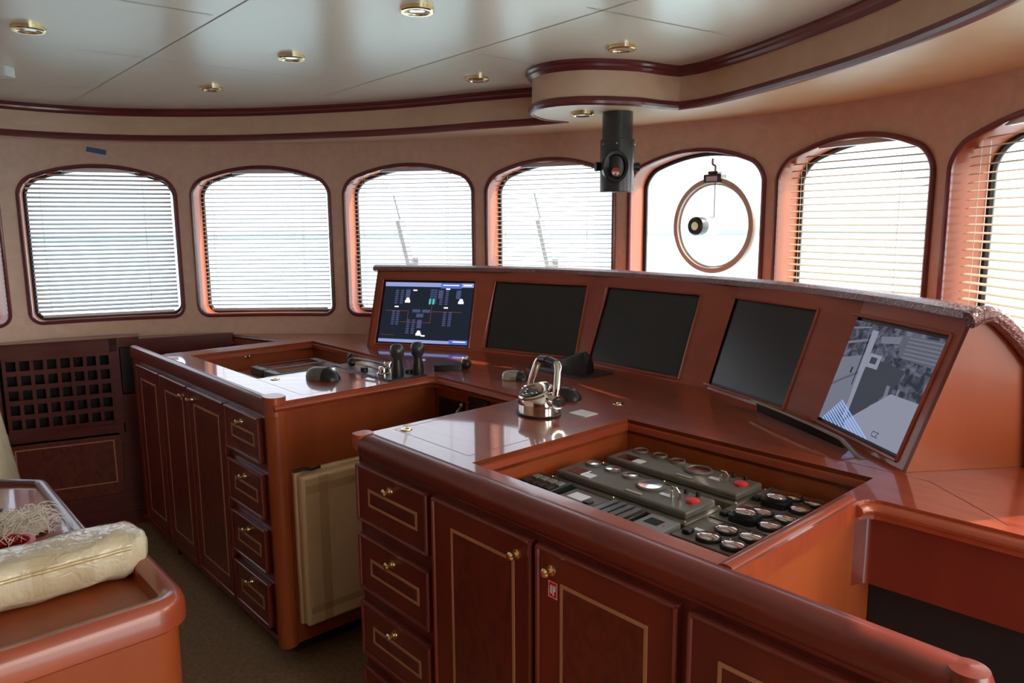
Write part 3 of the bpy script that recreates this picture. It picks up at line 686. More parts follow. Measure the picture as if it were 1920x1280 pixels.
# ------------------------------------------------------------------ instruments in the near recess
GA = 'instrument panels in the near recess'
def gauge(root, u, v, z, r, name='gauge'):
    b = MB(); b.lathe((u, v, z), [(r * 1.04, 0), (r * 1.04, .004), (r * .98, .0065), (r * .88, .006), (r * .86, .003), (r * .0 + .0001, .003)], 28); g = b.build(name, 'panel', root)
    b = MB(); b.lathe((u, v, z), [(r * .86, .0045), (.0001, .0055)], 28); b.build('dial_glass', 'gface', g)
    return g
def big_panel(u0, v0, label):
    rt = thing('instrument_panel', label, 'instrument panel', UV(u0, v0, .8855), TH, GA)
    L_, W_ = .43, .14
    b = MB(); b.bb((-.006, -.006, 0), (L_ + .006, W_ + .006, .03)); b.build('flange', 'panel', rt, bevel=.004)
    b = MB(); b.bb((.004, .008, .03), (L_ - .004, W_ - .008, .05)); b.build('face_plate', 'panel', rt, bevel=.006, seg=3)
    z = .0502
    for u, v, r in ((.046, .115, .021), (.112, .118, .021), (.178, .112, .021)): gauge(rt, u, v, z, r)
    gauge(rt, .262, .090, z, .036, 'large_gauge')
    b = MB(); b.bb((.030, .025, z - .002), (.085, .065, z + .001)); b.build('display_window', 'lens', rt)
    b = MB(); b.bb((.085, .022, z - .002), (.115, .052, z + .0012)); b.build('display_label', 'label', rt)
    b = MB(); b.bb((.235, .020, z - .002), (.285, .030, z + .002)); b.build('name_plate', 'steel', rt)
    b = MB(); b.bb((.31, .06, z - .002), (.345, .075, z + .0015)); b.build('switch_label', 'label', rt)
    b = MB()
    for dx in (0, .022): b.cone((.345 + dx, .065, z), (.345 + dx, .065, z + .018), .004, n=10)
    b.tube([(.345, .065, z + .018), (.350, .06, z + .030), (.362, .06, z + .030), (.367, .065, z + .018)], .0025, 8); b.build('guarded_switch', 'chrome', rt)
    b = MB()
    for p in ((.352, .115), (.385, .118)): b.cone((p[0], p[1], z), (p[0], p[1], z + .012), .006, .004, 12)
    b.build('toggle_knob', 'black', rt)
    b = MB(); b.lathe((.397, .078, z), [(.017, 0), (.017, .005), (.013, .008), (.0001, .009)], 24); b.build('red_button', 'redb', rt)
    for u, v in ((.0, .0), (L_, 0), (0, W_), (L_, W_), (L_ / 2, 0), (L_ / 2, W_)):
        b = MB(); b.ball((u, v, .031), .0035, 8); b.build('screw', 'brass', rt)
    return rt
big_panel(.456, .335, 'long grey instrument panel nearest the front of the recess')
big_panel(.472, .525, 'long grey instrument panel at the back of the recess')
def low_module(u0, v0, label, raised):
    rt = thing('gauge_panel', label, 'gauge panel', UV(u0, v0, .8855), TH, 'small gauge panels in the near recess')
    b = MB(); b.bb((0, 0, 0), (.245, .142, .026)); b.build('face_plate', 'panel', rt, bevel=.002)
    z = .0262
    for i, (u, v) in enumerate(((.075, .035), (.080, .100), (.135, .038), (.140, .102), (.2, .04), (.2, .104))):
        zz = z
        if i in raised:
            b = MB(); b.rbox((u - .032, v - .03, z - .002), (u + .032, v + .03, z + .016), .012); b.build('raised_block', 'black', rt); zz = z + .016
        b = MB(); b.lathe((u, v, zz), [(.028, 0), (.028, .006), (.026, .009), (.023, .008)], 24); g = b.build('gauge', 'black', rt)
        b = MB(); b.lathe((u, v, zz), [(.025, .0075), (.024, .010), (.018, .0125), (.0001, .013)], 24); b.build('dial_glass', 'gface', g)
    b = MB(); b.bb((.022, .055, z - .002), (.055, .068, z + .0015)); b.build('label_plate', 'label', rt)
    b = MB(); b.bb((.014, .02, z - .001), (.034, .045, z + .010)); b.build('rocker_switch', 'black', rt, bevel=.003)
    b = MB(); b.bb((.02, .12, z - .001), (.05, .124, z + .001)); b.build('small_label', 'steel', rt)
low_module(.895, .268, 'square gauge panel nearest the front right corner of the recess', ())
low_module(.895, .419, 'square gauge panel in the middle of the right hand row', (0,))
low_module(.895, .563, 'square gauge panel at the back right corner of the recess', (0,))
def small_dev(u0, v0, u1, v1, z1, name, label, cat, feats, m='panel', zf=.8855):
    rt = thing(name, label, cat, UV(u0, v0, zf), TH)
    b = MB(); b.bb((0, 0, 0), (u1 - u0, v1 - v0, z1 - zf)); b.build('casing', m, rt, bevel=.003)
    for nm_, a, c, h, mm in feats:
        b = MB(); b.bb((a[0], a[1], z1 - zf - .002), (c[0], c[1], z1 - zf + h)); b.build(nm_, mm, rt, bevel=.001)
    return rt
small_dev(.425, .215, .545, .322, .925, 'keypad', 'black keypad with a row of small buttons at the left of the recess', 'keypad', [('button', (.01 + i * .028, .06), (.03 + i * .028, .085), .004, 'grey') for i in range(4)] + [('button', (.01 + i * .028, .02), (.03 + i * .028, .045), .004, 'black') for i in range(4)], 'black')
small_dev(.560, .215, .675, .322, .915, 'control_panel', 'dark control panel with a white label beside the long instrument panel', 'control panel', [('white_label', (.02, .045), (.07, .085), .001, 'label'), ('button', (.08, .04), (.10, .06), .004, 'black')])
small_dev(.690, .215, .790, .322, .920, 'switch_block', 'black ribbed switch block between the label panel and the grey socket', 'switch', [('rib', (.006 + i * .024, .01), (.022 + i * .024, .095), .006, 'blackm') for i in range(4)], 'black')
small_dev(.803, .215, .885, .322, .918, 'socket_box', 'grey box with a black square opening in front of the gauge panels', 'socket', [('opening', (.015, .05), (.055, .085), .0006, 'dark'), ('lamp', (.064, .06), (.068, .064), .002, 'redb')], 'grey')
# instruments in the far recess
ZFA = .9005
for i, (u0, u1, v0, v1, lab, f) in enumerate((
    (-1.60, -1.47, .36, .70, 'dark flat display at the left corner of the far recess', [('screen_glass', (.012, .03), (.118, .30), .001, 'lens')]),
    (-1.455, -1.325, .36, .70, 'dark chart display beside the left corner of the far recess', [('screen_glass', (.012, .03), (.118, .30), .001, 'lens')]),
    (-1.31, -1.17, .30, .70, 'grey radio panel with three round keys in the far recess', [('screen_glass', (.015, .22), (.125, .37), .001, 'lens'), ('label_strip', (.01, .05), (.13, .10), .001, 'grey')] + [('key', (.025 + .04 * j, .12), (.04 + .04 * j, .14), .004, 'black') for j in range(3)]),
    (-1.155, -1.005, .36, .70, 'pale fronted radio panel near the levers in the far recess', [('screen_glass', (.02, .10), (.13, .26), .001, 'label')]))):
    small_dev(u0, v0, u1, v1, .935, 'marine_radio', lab, 'instrument panel', f, 'panel', ZFA)
small_dev(-1.56, .20, -1.03, .29, .925, 'cable_tray', 'long grey strip of switches under the front lip of the far recess', 'switch panel', [('switch', (.04 + .05 * j, .03), (.065 + .05 * j, .055), .006, 'black') for j in range(9)], 'grey', ZFA)

# ------------------------------------------------------------------ throttle, mice, joystick
T = thing('throttle_lever', 'chrome twin throttle control with an arched handle on the near console', 'throttle', UV(.17, .56, 1.0), math.radians(-62)); T.scale = (1.12, 1.12, .93)
b = MB(); b.lathe((0, 0, 0), [(.0001, .0), (.070, .0), (.072, .006), (.066, .008), (.0001, .008)], 36, None, (1, .85)); b.build('gasket', 'black', T)
b = MB(); b.lathe((0, 0, .006), [(.066, 0), (.066, .030), (.064, .052), (.056, .066)], 40, None, (1, .85))
# slanted top
top = [];  n = 40
for i in range(n):
    t = 2 * PI * i / n; top.append((.056 * math.cos(t), .0476 * math.sin(t), .072))
b.add(top, [tuple(range(n))]); b.build('body', 'chrome', T)
Rt = Matrix.Rotation(math.radians(24), 3, 'X')
b = MB(); b.lathe((0, -.012, .082), [(.052, -.022), (.054, 0), (.050, .004), (.046, .003), (.0001, .003)], 36, Rt, (1, .95)); cap = b.build('slanted_head', 'chrome', T)
b = MB(); pts = [Rt @ Vector((.043 * math.cos(math.radians(a)), .041 * math.sin(math.radians(a)), .0042)) + Vector((0, -.012, .082)) for a in range(180, 361, 12)]
b.add(pts, [tuple(range(len(pts)))]); b.build('keypad', 'black', cap)
b = MB()
for x, y in ((-.026, -.012), (-.018, -.022), (.018, -.020), (.028, -.012), (0, -.030)):
    p = Rt @ Vector((x, y, .005)) + Vector((0, -.012, .082)); b.ball(p, .0045, 8)
b.build('key', 'steel', cap)
for sgn in (-1, 1):
    b = MB(); b.cone((sgn * .045, .012, .058), (sgn * .088, .012, .058), .026, .022, 28); b.build('pivot', 'chrome', T)
    b = MB(); b.cone((sgn * .088, .012, .058), (sgn * .0895, .012, .058), .013, n=20); b.build('pivot_cap', 'black', T)
    b = MB(); b.tube(smoothp([(sgn * .072, .012, .07), (sgn * .070, .018, .105), (sgn * .062, .026, .145), (sgn * .056, .030, .166), (sgn * .044, .032, .178), (sgn * .024, .032, .181)], 6), .0115, 14, rs=None); b.build('arm', 'chrome', T)
    b = MB(); b.cone((sgn * .044, .032, .1780), (sgn * .002, .032, .1815), .0135, .0145, 18); b.build('grip', 'black', T)
def mouse(u, v, rz, label, col, sc=1.0):
    rt = thing('computer_mouse', label, 'mouse', UV(u, v, 1.0), rz)
    def dome(h, ext, x0, x1):
        b = MB(); nx, ny = 16, 12; vs = []
        for i in range(nx + 1):
            tx = -1 + 2 * i / nx; x = tx * .055 * sc
            for j in range(ny + 1):
                a = PI * j / ny; wv = .031 * sc * math.sqrt(max(.0, 1 - abs(tx) ** 3.2)) + .0004
                hh = h * sc * math.sqrt(max(0, 1 - abs(tx + .12) ** 2.4 / 1.2)) 
                vs.append((x, wv * math.cos(a) * ext, max(.001, hh * math.sin(a) ** .8) * ext))
        fs = [(i * (ny + 1) + j, (i + 1) * (ny + 1) + j, (i + 1) * (ny + 1) + j + 1, i * (ny + 1) + j + 1) for i in range(nx) for j in range(ny) if x0 <= i < x1]
        b.add(vs, fs); return b
    dome(.034, 1, 0, 16).build('base', 'black', rt); dome(.035, 1.03, 1, 10).build('shell', col, rt)
    b = MB(); b.lathe((.028 * sc, 0, .030 * sc), [(.0001, -.003), (.006, -.003), (.006, .003), (.0001, .003)], 12, Matrix.Rotation(PI / 2, 3, 'X')); b.build('wheel', 'grey', rt)
    return rt
mouse(-.80, .32, math.radians(-25), 'large dark mouse with a pale rim on the left console', 'panel', 1.35)
mouse(-.27, .86, math.radians(-20), 'silver computer mouse on the worktop between the consoles', 'steel', 1.0)
mouse(.085, .77, math.radians(-30), 'black and silver mouse behind the chrome throttle', 'black', 1.1)
b = MB(); b.bb((-.035, -.03, 0), (.035, .03, .0025)); o = b.build('card', 'label', None, loc=UV(.27, .66, 1.0)); o.rotation_euler = (0, 0, TH); tag(o, 'pale grey card lying beside the chrome throttle', 'card')
J = thing('joystick_panel', 'black joystick mounted on a flat black plate in front of the monitors', 'joystick', UV(-.225, 1.13, 1.0), TH)
b = MB(); b.rbox((-.17, -.10, 0), (.15, .09, .006), .01); b.build('plate', 'blackm', J, bevel=.002)
b = MB(); b.lathe((.0, 0, .006), [(.06, 0), (.052, .016), (.04, .024), (.0001, .026)], 28); b.build('base', 'black', J)
b = MB(); nn_ = 14; vs = []
for i in range(nn_ + 1):
    t = i / nn_; x = -.10 + .20 * t; hgt = .02 + .075 * t ** .8 * (1 if t < .86 else 1 - (t - .86) * 3.2); wv = .022 + .022 * math.sin(PI * t)
    for a in range(9): an = PI * a / 8; vs.append((x, wv * math.cos(an), .006 + hgt * math.sin(an) ** .7))
b.add(vs, [(i * 9 + j, (i + 1) * 9 + j, (i + 1) * 9 + j + 1, i * 9 + j + 1) for i in range(nn_) for j in range(8)] + [tuple(range(9)), tuple(nn_ * 9 + j for j in range(9))[::-1]])
b.build('hand_grip', 'black', J)
b = MB(); b.bb((-.15, -.075, .006), (-.02, -.055, .009)); b.build('key_strip', 'grey', J)

# lever plate with two chrome levers
LP = thing('lever_panel', 'black plate with two chrome levers on the left console', 'control panel', UV(-.77, .565, 1.0), TH)
b = MB(); b.rbox((-.235, -.085, 0), (.20, .095, .007), .012); b.build('plate', 'blackm', LP, bevel=.002)
for (bx, by, tx_, ty) in ((.01, .03, -.20, -.02), (.09, -.045, -.10, -.075)):
    b = MB(); b.lathe((bx, by, .007), [(.026, 0), (.026, .006), (.020, .010), (.019, .028), (.016, .034), (.0001, .035)], 26); hb = b.build('lever_hub', 'chrome', LP)
    b = MB(); b.cone((bx, by, .026), (tx_, ty, .036), .0055, .0045, 12); lv = b.build('lever', 'chrome', LP)
    b = MB(); b.ball((tx_, ty, .036), .018, 16); b.build('lever_knob', 'black', lv)
for p in ((.13, .05), (-.03, -.06)):
    b = MB(); b.lathe((*p, .007), [(.016, 0), (.015, .012), (.012, .015), (.0001, .016)], 18); b.build('rotary_knob', 'black', LP)
def handset(u, v, label):
    rt = thing('microphone', label, 'microphone', UV(u, v, 1.007), TH, 'upright black microphones')
    b = MB(); b.lathe((0, 0, 0), [(.024, 0), (.024, .02), (.020, .045), (.018, .06), (.017, .068)], 22); b.build('stem', 'black', rt)
    b = MB(); b.lathe((0, 0, 0), [(.017, .066), (.019, .072), (.027, .085), (.029, .10), (.026, .117), (.016, .127), (.0001, .130)], 24); b.build('head', 'blackm', rt)
handset(-.615, .545, 'upright black microphone nearest the kneehole on the lever plate')
handset(-.60, .632, 'upright black microphone behind the other one, nearer the monitors')
HS = thing('radio_handset', 'black radio handset lying beside the two upright microphones', 'handset', UV(-.60, .80, 1.0), math.radians(8))
b = MB(); b.rbox((-.075, -.025, 0), (.05, .025, .024), .015); b.build('body', 'black', HS, bevel=.006, seg=3)
b = MB(); b.ball((.062, 0, .022), .022, 14); b.build('earpiece', 'black', HS)
b = MB(); b.cone((.06, .0, .04), (.07, .005, .052), .006, .005, 10); b.cone((.045, .01, .024), (.05, .012, .05), .004, .003, 10); b.build('brass_clip', 'brass', HS)
# metal edged flap lying against the hood
FL = thing('metal_flap', 'long thin metal edged flap lying along the foot of the right hand monitors', 'flap', (0, 0, 1.0), 0)
pa, pb = Vector((.762, 2.33)), Vector((.868, 1.90)); dr = (pb - pa).normalized(); nr = Vector((-dr.y, dr.x)); ln = (pb - pa).length
FL.location = (pa.x, pa.y, 1.0)
prof_h = [(0, .040), (.15, .042), (.3, .040), (.40, .036), (.43, .034), (.46, .022), (.49, .008), (.52, .001)]
b = MB(); vs = []
for l, h in prof_h:
    p = dr * l
    vs += [(p.x, p.y, h), (p.x + nr.x * .014, p.y + nr.y * .014, max(.001, h - .004)), (p.x + nr.x * .014, p.y + nr.y * .014, max(0, h - .009)), (p.x, p.y, max(0, h - .007))]
k = len(prof_h); b.add(vs, [(i * 4 + j, (i + 1) * 4 + j, (i + 1) * 4 + (j + 1) % 4, i * 4 + (j + 1) % 4) for i in range(k - 1) for j in range(4)] + [(0, 1, 2, 3), (4 * k - 1, 4 * k - 2, 4 * k - 3, 4 * k - 4)])
b.build('metal_edge', 'bronze', FL)
b = MB(); c1 = dr * .02 + nr * .045; c2 = dr * .40 + nr * .04
b.add([(*(dr * .01 + nr * .012), .036), (*(dr * .42 + nr * .012), .031), (*(dr * .42 + nr * .05), 0), (*(dr * .01 + nr * .05), 0), (*(dr * .01 + nr * .02), 0), (*(dr * .42 + nr * .02), 0)], [(0, 1, 2, 3), (0, 4, 5, 1), (3, 2, 5, 4), (0, 3, 4), (1, 5, 2)]); b.build('support', 'black', FL)

# ------------------------------------------------------------------ wrapped board on the console side
PK = thing('wrapped_board', 'plastic wrapped cream board standing against the side of the left console', 'board', UV(-.545, .06, .165), TH)
b = MB(); b.bb((-.026, .0, 0), (-.002, .40, .575)); b.build('backing_board', 'card', PK, bevel=.006)
b = MB(); b.bb((.0, .005, .004), (.040, .40, .565)); b.build('board', 'card', PK, bevel=.012, seg=3)
b = MB(); b.bb((.0402, .07, .01), (.0408, .105, .56)); b.bb((.0402, .02, .50), (.0406, .395, .53)); b.bb((.0402, .02, .05), (.0406, .395, .075)); b.build('packing_tape', 'tapef', PK)
b = MB(); b.tube([(-.012, .0, .575), (.0, .03, .583), (.01, .06, .578), (.02, .09, .584)], .006, 8); b.build('hinge_pin', 'black', PK)

# ------------------------------------------------------------------ lattice cabinet along the wall
BA = math.atan2(.44, .9)
LC = thing('lattice_cabinet', 'dark mahogany cabinet with a square lattice grille under the left windows', 'cabinet', (-2.6, 3.58, 0), BA)
b = MB(); b.bb((-.30, 0, .08), (.075, .03, 1.02)); b.bb((.075, 0, .955), (.60, .03, 1.02)); b.bb((.075, 0, .52), (.60, .03, .572)); b.bb((.565, 0, .572), (.607, .03, 1.02)); b.bb((.075, 0, .08), (.607, .03, .19)); b.bb((.575, 0, .19), (.607, .03, .52))
b.bb((.607, 0, .08), (1.17, .03, .72)); b.bb((.70, 0, .72), (1.17, .03, 1.003)); b.bb((.607, 0, .975), (.70, .03, 1.02)); b.bb((-.30, .01, 0), (1.10, .03, .08)); b.build('carcass', 'maho', LC)
b = MB(); b.slab([(-.30, 0), (.705, 0), (.705, .12), (.6, .135), (.3, .15), (.0, .12), (-.15, .08)], 1.015, 1.025); b.slab([(.705, 0), (1.175, 0), (1.17, .02), (.9, .085), (.705, .12)], 1.003, 1.012); b.build('top_board', 'maho', LC)
b = MB(); b.bb((.05, .09, .17), (.72, .10, 1.0)); b.build('interior_shade', 'dark', LC)  # near-black sheet paints the shade behind the lattice
b = MB(); a0_, a1_, z0_, z1_ = .098, .565, .578, .950
for i in range(9): x = a0_ + (a1_ - a0_) * i / 8; b.bb((x - .008, .004, z0_), (x + .008, .018, z1_))
for i in range(6): z = z0_ + (z1_ - z0_) * i / 5; b.bb((a0_ - .008, .0, z - .012), (a1_ + .008, .016, z + .012))
b.build('lattice_grille', 'maho', LC, smooth=False)
b = MB(); b.bb((.08, -.012, .19), (.585, .0, .51)); d = b.build('door', 'burl', LC, bevel=.004)
inlay(d, .106, .550, .255, .488, -.0122, .006); knob(d, .094, .455, -.012)
b = MB(); b.bb((.0, -.006, .085), (1.1, .0, .11)); b.build('base_board', 'maho', LC)
b = MB(); b.bb((.612, .008, .728), (.696, .04, .970)); b.build('speaker_grille', 'black', LC)

# ------------------------------------------------------------------ hanging tube, clear view screen
HT = thing('hanging_scope', 'black tubular scope hanging from the soffit bulge in front of the windows', 'scope', (.425, 3.06, 1.72), math.radians(10))
b = MB(); b.lathe((0, 0, 0), [(.0605, .315), (.0605, .19)], 32); b.lathe((0, 0, 0), [(.0605, .315), (.0001, .315)], 32); b.build('tube', 'blackm', HT)
b = MB()
N_ = 40; ring = []
for i in range(N_):
    t = 2 * PI * i / N_; r = .068 if (i % 2) else .0665; ring.append((r * math.cos(t), r * math.sin(t)))
b.slab(ring, 0, .205); b.build('lower_sleeve', 'blackm', HT, bevel=.002)
b = MB(); Ry = Matrix.Rotation(PI / 2, 3, 'X')
b.lathe((-.03, -.045, .095), [(.0001, -.02), (.044, -.02), (.046, .022), (.052, .034), (.05, .038), (.040, .034), (.034, .004), (.0001, .002)], 32, Ry, (1, 1.2)); ey = b.build('eyepiece', 'black', HT)
b = MB(); b.lathe((-.034, -.07, .075), [(.0001, .022), (.016, .021), (.018, .018)], 20, Ry); b.build('lens', 'amber', ey)
for sx_ in (-.078, .078):
    b = MB(); b.cone((sx_ * .8, 0, .10), (sx_ * 1.15, 0, .10), .016, .019, 18); b.build('side_knob', 'black', HT)
b = MB()
for a in (250, 330, 200): b.ball((.069 * math.cos(math.radians(a)), .069 * math.sin(math.radians(a)), .185), .004, 8)
b.build('screw', 'steel', HT)
s5, w5 = wins[5]
c5 = at(s5 + w5 * .5); n5 = nrm(s5 + w5 * .5); d5 = Vector((n5.y, -n5.x)); az = math.atan2(d5.y, d5.x)
cc = c5 + n5 * .10 + d5 * .045
CV = thing('clear_view_screen', 'round rotating clear view screen with motor hub hanging in the unshaded window', 'rotating window', (cc.x, cc.y, 1.582), az - math.radians(9.5)); CV.scale = (.95, 1.15, .95)
RY = Matrix.Rotation(PI / 2, 3, 'X')
b = MB(); b.lathe((0, 0, 0), [(.200, -.014), (.222, -.014), (.225, 0), (.222, .014), (.200, .014), (.198, 0), (.200, -.014)], 56, RY); b.build('outer_ring', 'ringm', CV)
b = MB(); b.lathe((0, .004, 0), [(.189, -.006), (.197, -.006), (.197, .006), (.189, .006), (.189, -.006)], 56, RY); b.build('inner_ring', 'white', CV)
b = MB(); b.lathe((0, .015, 0), [(.0001, .001), (.19, .001)], 48, RY); b.build('spinning_pane', 'glass', CV)
b = MB(); b.lathe((0, 0, 0), [(.0001, -.02), (.040, -.02), (.044, -.005), (.044, .0), (.040, .01), (.044, .016), (.044, .024), (.040, .03), (.040, .075), (.0001, .075)], 32, RY); b.build('motor_housing', 'steel', CV)
b = MB(); b.lathe((0, 0, 0), [(.040, .075), (.042, .08), (.042, .115), (.036, .122), (.022, .122), (.02, .118), (.0001, .118)], 32, RY); b.build('motor_cap', 'black', CV)
b = MB(); b.lathe((0, 0, 0), [(.0001, .1195), (.019, .1195)], 20, RY); b.build('cap_badge', 'brass', CV)
b = MB(); b.bb((-.048, -.022, .198), (.048, .02, .238)); b.bb((-.026, -.02, .238), (.026, .016, .252)); b.build('junction_box', 'blackm', CV, bevel=.004)
b = MB(); b.bb((-.030, -.0232, .206), (.030, -.022, .228)); b.build('box_label', 'label', CV)
b = MB(); b.cone((.01, -.01, .04), (.01, -.01, .20), .0022, n=6); b.tube(smoothp([(0, 0, .25), (.0, .0, .275), (-.012, -.004, .285), (-.014, -.002, .31)], 5), .005, 8); b.build('cable', 'grey', CV)

# ------------------------------------------------------------------ ceiling spotlights
spots = [(-1.43, 2.336, ZC, 'recessed brass rimmed spotlight near the top left corner'), (-.254, 2.166, ZC, 'recessed spotlight at the top edge of the photo, nearest the camera'), (-.768, 2.747, ZC, 'recessed spotlight above the gap between first and second fully seen rows, left of centre'), (-1.282, 3.335, ZC, 'small brass spotlight nearest the front fascia on the left'), (-.133, 3.165, ZC, 'brass spotlight left of the fascia bulge'), (.377, 2.638, ZC, 'brass spotlight just above the fascia bulge'), (.285, 3.06, ZSOF, 'round spotlight set in the underside of the bulge beside the black tube')]
spots[2] = (*spots[2][:3], 'spotlight with a bright white face in the middle left of the ceiling')
sp0 = None
for x, y, z, lab in spots:
    if sp0 is None:
        sp0 = thing('ceiling_spotlight', lab, 'spotlight', (x, y, z), 0, 'ceiling spotlights')
        b = MB(); b.lathe((0, 0, 0), [(.047, 0), (.047, -.010), (.044, -.013), (.036, -.013), (.033, -.009), (.032, 0)], 36); b.build('brass_rim', 'brass', sp0)
        b = MB(); b.lathe((0, 0, 0), [(.032, -.009), (.022, -.007), (.0001, -.006)], 30); b.build('diffuser', 'white', sp0)
        b = MB(); b.lathe((0, 0, 0), [(.021, -.0095), (.013, -.0105), (.0001, -.011)], 24); b.build('lamp_glass', 'gface', sp0); o = sp0
    else: o = copy_tree(sp0); o.location = (x, y, z); o['label'] = lab

# ------------------------------------------------------------------ settee, cushion, table in the foreground left
SE = thing('settee', 'cherry settee with a rounded raised lip at the bottom left corner', 'settee', (OX, OY, 0), TH)
oc = fillet([(-.50, -.565), (.25, -.565), (.25, -2.3), (-.50, -2.3)], [0, .07, 0, 0], 8, True)
b = MB(); b.slab(fillet([(-.16, -.575), (.24, -.575), (.24, -2.3), (-.16, -2.3)], [0, .07, 0, 0], 8, True), 0, .775); b.build('back_box', 'cherry', SE)
b = MB(); b.slab([(-.55, -.70), (-.16, -.70), (-.16, -2.3), (-.55, -2.3)], 0, .40); b.build('seat_base', 'cherry', SE)
b = MB(); lp = fillet([(-.16, -.562), (.252, -.562), (.252, -2.3)], .08, 8)
lpr = [(-.052, -.028), (-.048, .004), (-.036, .014), (-.014, .016), (-.002, .006), (.004, -.012), (.004, -.050), (-.006, -.058), (-.02, -.058)]
b.sweep([(x, y, .80) for x, y in lp], [(o_, z_) for o_, z_ in lpr]); b.build('raised_lip', 'cherryh', SE)
b = MB(); b.slab(rrect(-.53, -2.3, -.17, -.71, .05), .40, .50); b.build('seat_cushion', 'cream', SE, bevel=.03, seg=4)
CU = thing('bolster_cushion', 'cream back cushion in clear plastic lying along the settee', 'cushion', UV(-.065, -.565, .776), TH)
b = MB(); nv, na = 40, 20; vs = []
for i in range(nv + 1):
    t = (i / nv) ** 2.2; v = -t * 1.7
    e_ = min(1, (t * 1.7) / .07); k_ = math.sqrt(max(0, 1 - (1 - e_) ** 2)) if e_ < 1 else 1
    for j in range(na):
        a = 2 * PI * j / na; ca, sa = math.cos(a), math.sin(a); sg = lambda q: (1 if q >= 0 else -1)
        x = .082 * sg(ca) * abs(ca) ** .6; z = .068 + (.040 if sa > 0 else .068) * sg(sa) * abs(sa) ** .55
        x += .004 * math.sin(i * 1.7 + j); kk = .30 + .70 * k_
        vs.append((x * kk, v, .068 + (z - .068) * kk + .003 * math.sin(i * .9 + j * 1.3)))
b.add(vs, [(i * na + j, i * na + (j + 1) % na, (i + 1) * na + (j + 1) % na, (i + 1) * na + j) for i in range(nv) for j in range(na)] + [tuple(range(na)), tuple(nv * na + j for j in range(na))[::-1]])
b.build('cover', 'cream', CU)
b = MB(); 
for z in (.079, .086): b.tube([(.0838, -.05, z), (.0838, -1.6, z)], .0013, 5)
b.build('stitching', 'tape', CU)
b = MB(); b.add([(.0862, -.13, .03), (.0862, -.25, .03), (.0862, -.25, .115), (.0862, -.13, .115)], [(0, 1, 2, 3)]); b.add([(.0865, -.20, .075), (.0865, -.25, .075), (.0865, -.25, .12), (.0865, -.20, .12)], [(0, 1, 2, 3)]); b.build('packing_tape', 'tapef', CU)
TB = thing('saloon_table', 'dark wooden table with raised rim left of the consoles', 'table', UV(-.84, -1.16, 0), TH)
tl = fillet([(.34, .56), (-.30, .56), (-.42, .44), (-.42, -.9), (.34, -.9)], [.06, .06, .06, 0, 0], 6, True)
b = MB(); b.slab(tl, .68, .705); b.build('table_top', 'top', TB)
b = MB(); b.sweep([(x, y, .705) for x, y in tl], [(-.012, -.012), (-.014, .008), (-.006, .016), (.010, .016), (.022, .008), (.024, -.012)], closed=True); b.build('raised_rim', 'maho', TB)
b = MB(); b.cone((-.04, 0, 0), (-.04, 0, .68), .06, n=20); b.cone((-.04, 0, 0), (-.04, 0, .03), .2, n=28); b.build('pedestal', 'maho', TB)
# netting
NT = MB(); rnd = random.Random(3)
gx = 16; gv = []
for i in range(gx + 1):
    for j in range(gx + 1):
        x_, y_ = -1 + 2 * i / gx, -1 + 2 * j / gx; hh = max(0, 1 - x_ * x_ - y_ * y_)
        gv.append((x_ * .095 + .008 * math.sin(j * 1.9), y_ * .105 - .02 + .008 * math.cos(i * 2.3), .002 + .040 * hh ** .6 * (.75 + .25 * math.sin(i * 1.3 + j * 2.1) * math.cos(j * 1.7))))
NT.add(gv, [(i * (gx + 1) + j, (i + 1) * (gx + 1) + j, (i + 1) * (gx + 1) + j + 1, i * (gx + 1) + j + 1) for i in range(gx) for j in range(gx) if (-1 + (2 * i + 1) / gx) ** 2 + (-1 + (2 * j + 1) / gx) ** 2 < 1])
for i in range(520):
    cx = max(-.11, min(.11, rnd.gauss(0, .05))); cy = max(-.16, rnd.gauss(-.02, .06)); z = .012 + rnd.random() * .042 * math.exp(-(cx / .06) ** 2)
    a = rnd.random() * 6.28; l = .03 + rnd.random() * .04
    if cy > .07: cy = .07
    pts = [(cx + math.cos(a) * l * t + rnd.gauss(0, .003), cy + math.sin(a) * l * t + rnd.gauss(0, .003), max(.002, z + .014 * math.sin(PI * t) + rnd.gauss(0, .002))) for t in (0, .33, .66, 1)]
    NT.tube(pts, .0013, 4)
nt_ = NT.build('netting', 'cloth', None, loc=UV(-.71, -.745, .708)); nt_.rotation_euler = (0, 0, TH); tag(nt_, 'crumpled heap of white frayed netting on the wooden table', 'netting')
RT = MB(); RT.lathe((0, 0, 0), [(.050, .002), (.062, .001), (.064, .028), (.052, .030), (.050, .002)], 36, None, (1.0, .8))
o = RT.build('tape_roll', 'red', None, loc=UV(-.565, -.79, .706)); o.scale = (1.2, 1.2, 1.0); tag(o, 'red roll of tape lying on the table behind the cushion', 'tape')
b = MB(); nx = 12; vs = [(-.10 + .2 * i / nx, -.08 + .16 * j / nx, .006 + .018 * (math.sin(i * .9) * math.cos(j * .7) + 1)) for i in range(nx + 1) for j in range(nx + 1)]
b.add(vs, [(i * (nx + 1) + j, (i + 1) * (nx + 1) + j, (i + 1) * (nx + 1) + j + 1, i * (nx + 1) + j + 1) for i in range(nx) for j in range(nx)])
o = b.build('cloth', 'greyc', None, loc=UV(-.86, -.88, .706)); m_ = o.modifiers.new('s', 'SOLIDIFY'); m_.thickness = .003; tag(o, 'dark grey blue cloth on the table beyond the netting', 'cloth')
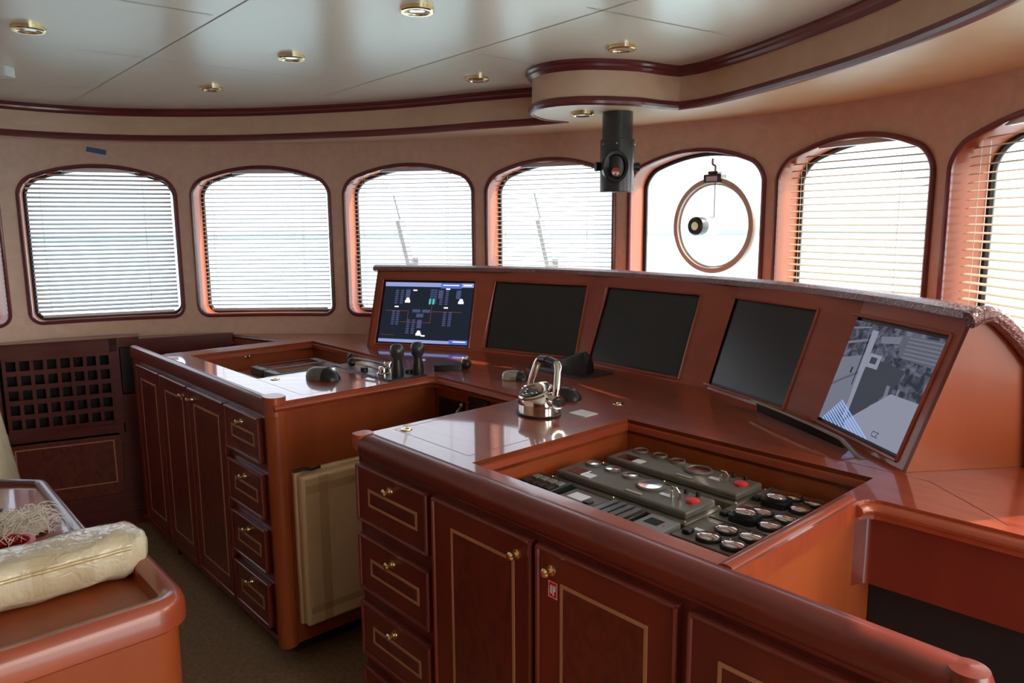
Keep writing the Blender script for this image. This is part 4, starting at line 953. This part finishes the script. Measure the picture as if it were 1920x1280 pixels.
# wrapped seat at the far left edge
AR = thing('wrapped_chair', 'cream plastic wrapped chair back cut off by the left edge of the photo', 'chair', (-2.055, 2.86, 0), math.radians(10))
b = MB(); b.rbox((-.42, -.07, .45), (.06, .07, 1.02), .05); o = b.build('backrest', 'cream', AR, bevel=.03, seg=4); o.rotation_euler = (0, math.radians(-9), 0); o.location = (.10, 0, 0)
b = MB(); b.rbox((-.50, -.05, .35), (-.06, .38, .47), .05); b.build('seat', 'cream', AR, bevel=.03, seg=4)
b = MB(); b.cone((-.2, .15, 0), (-.2, .15, .36), .04, n=16); b.cone((-.2, .15, 0), (-.2, .15, .02), .2, n=28); b.build('pedestal', 'steel', AR)

# ------------------------------------------------------------------ small wall items
sT = S0 - 3.17 * S
nT_ = nrm(sT); p = at(sT) - nT_ * .004
b = MB(); b.bb((-.045, -.001, -.0125), (.045, .001, .0125)); o = b.build('tape_strip', 'blue', None, loc=(p.x, p.y, 1.985)); o.rotation_euler = (0, math.radians(10), math.atan2(-nT_.x, nT_.y)); tag(o, 'short strip of blue tape stuck to the wall above the left windows', 'tape')
VT = thing('air_vent', 'dark slotted vent in the fascia at the left edge', 'vent', (-2.405, 3.625, 2.10), math.radians(55))
for i in range(3):
    b = MB(); b.bb((-.10, -.006, -.035 + i * .026), (.0, .004, -.022 + i * .026)); b.build('slot', 'dark', VT)
# camera on the ceiling at left edge
CM = thing('ceiling_camera', 'small white fitting on the ceiling cut off by the left edge', 'camera', (-1.885, 2.90, ZC), 0)
b = MB(); b.rbox((-.05, -.03, -.035), (.03, .03, 0), .012); b.build('housing', 'white', CM, bevel=.004)
b = MB(); b.ball((-.02, -.02, -.042), .016, 12); b.build('lens', 'grey', CM)
# windscreen wipers outside the two windows in front of the left monitors
for i, lab in ((3, 'pantograph wiper arm outside the window behind the lit monitor'), (4, 'pantograph wiper arm outside the window left of the black tube')):
    s, wd = wins[i]; p = at(s + wd * .62) + nrm(s + wd * .6) * .22; nn2 = nrm(s + wd * .6); rz = math.atan2(-nn2.x, nn2.y)
    WP = thing('window_wiper', lab, 'wiper', (p.x, p.y, 1.10), rz, 'window wipers')
    b = MB(); b.tube([(-.10, 0, 0), (-.27, 0, .66)], .010, 6); b.tube([(-.06, 0, 0), (-.16, 0, .28)], .006, 6); b.build('arm', 'wiperg', WP)
    b = MB(); b.tube([(-.14, .0, .10), (-.24, 0, .52)], .028, 6); b.build('blade', 'wiperg', WP)
    b = MB(); b.bb((-.17, -.01, .25), (-.13, .02, .31)); b.build('linkage', 'wiperg', WP)
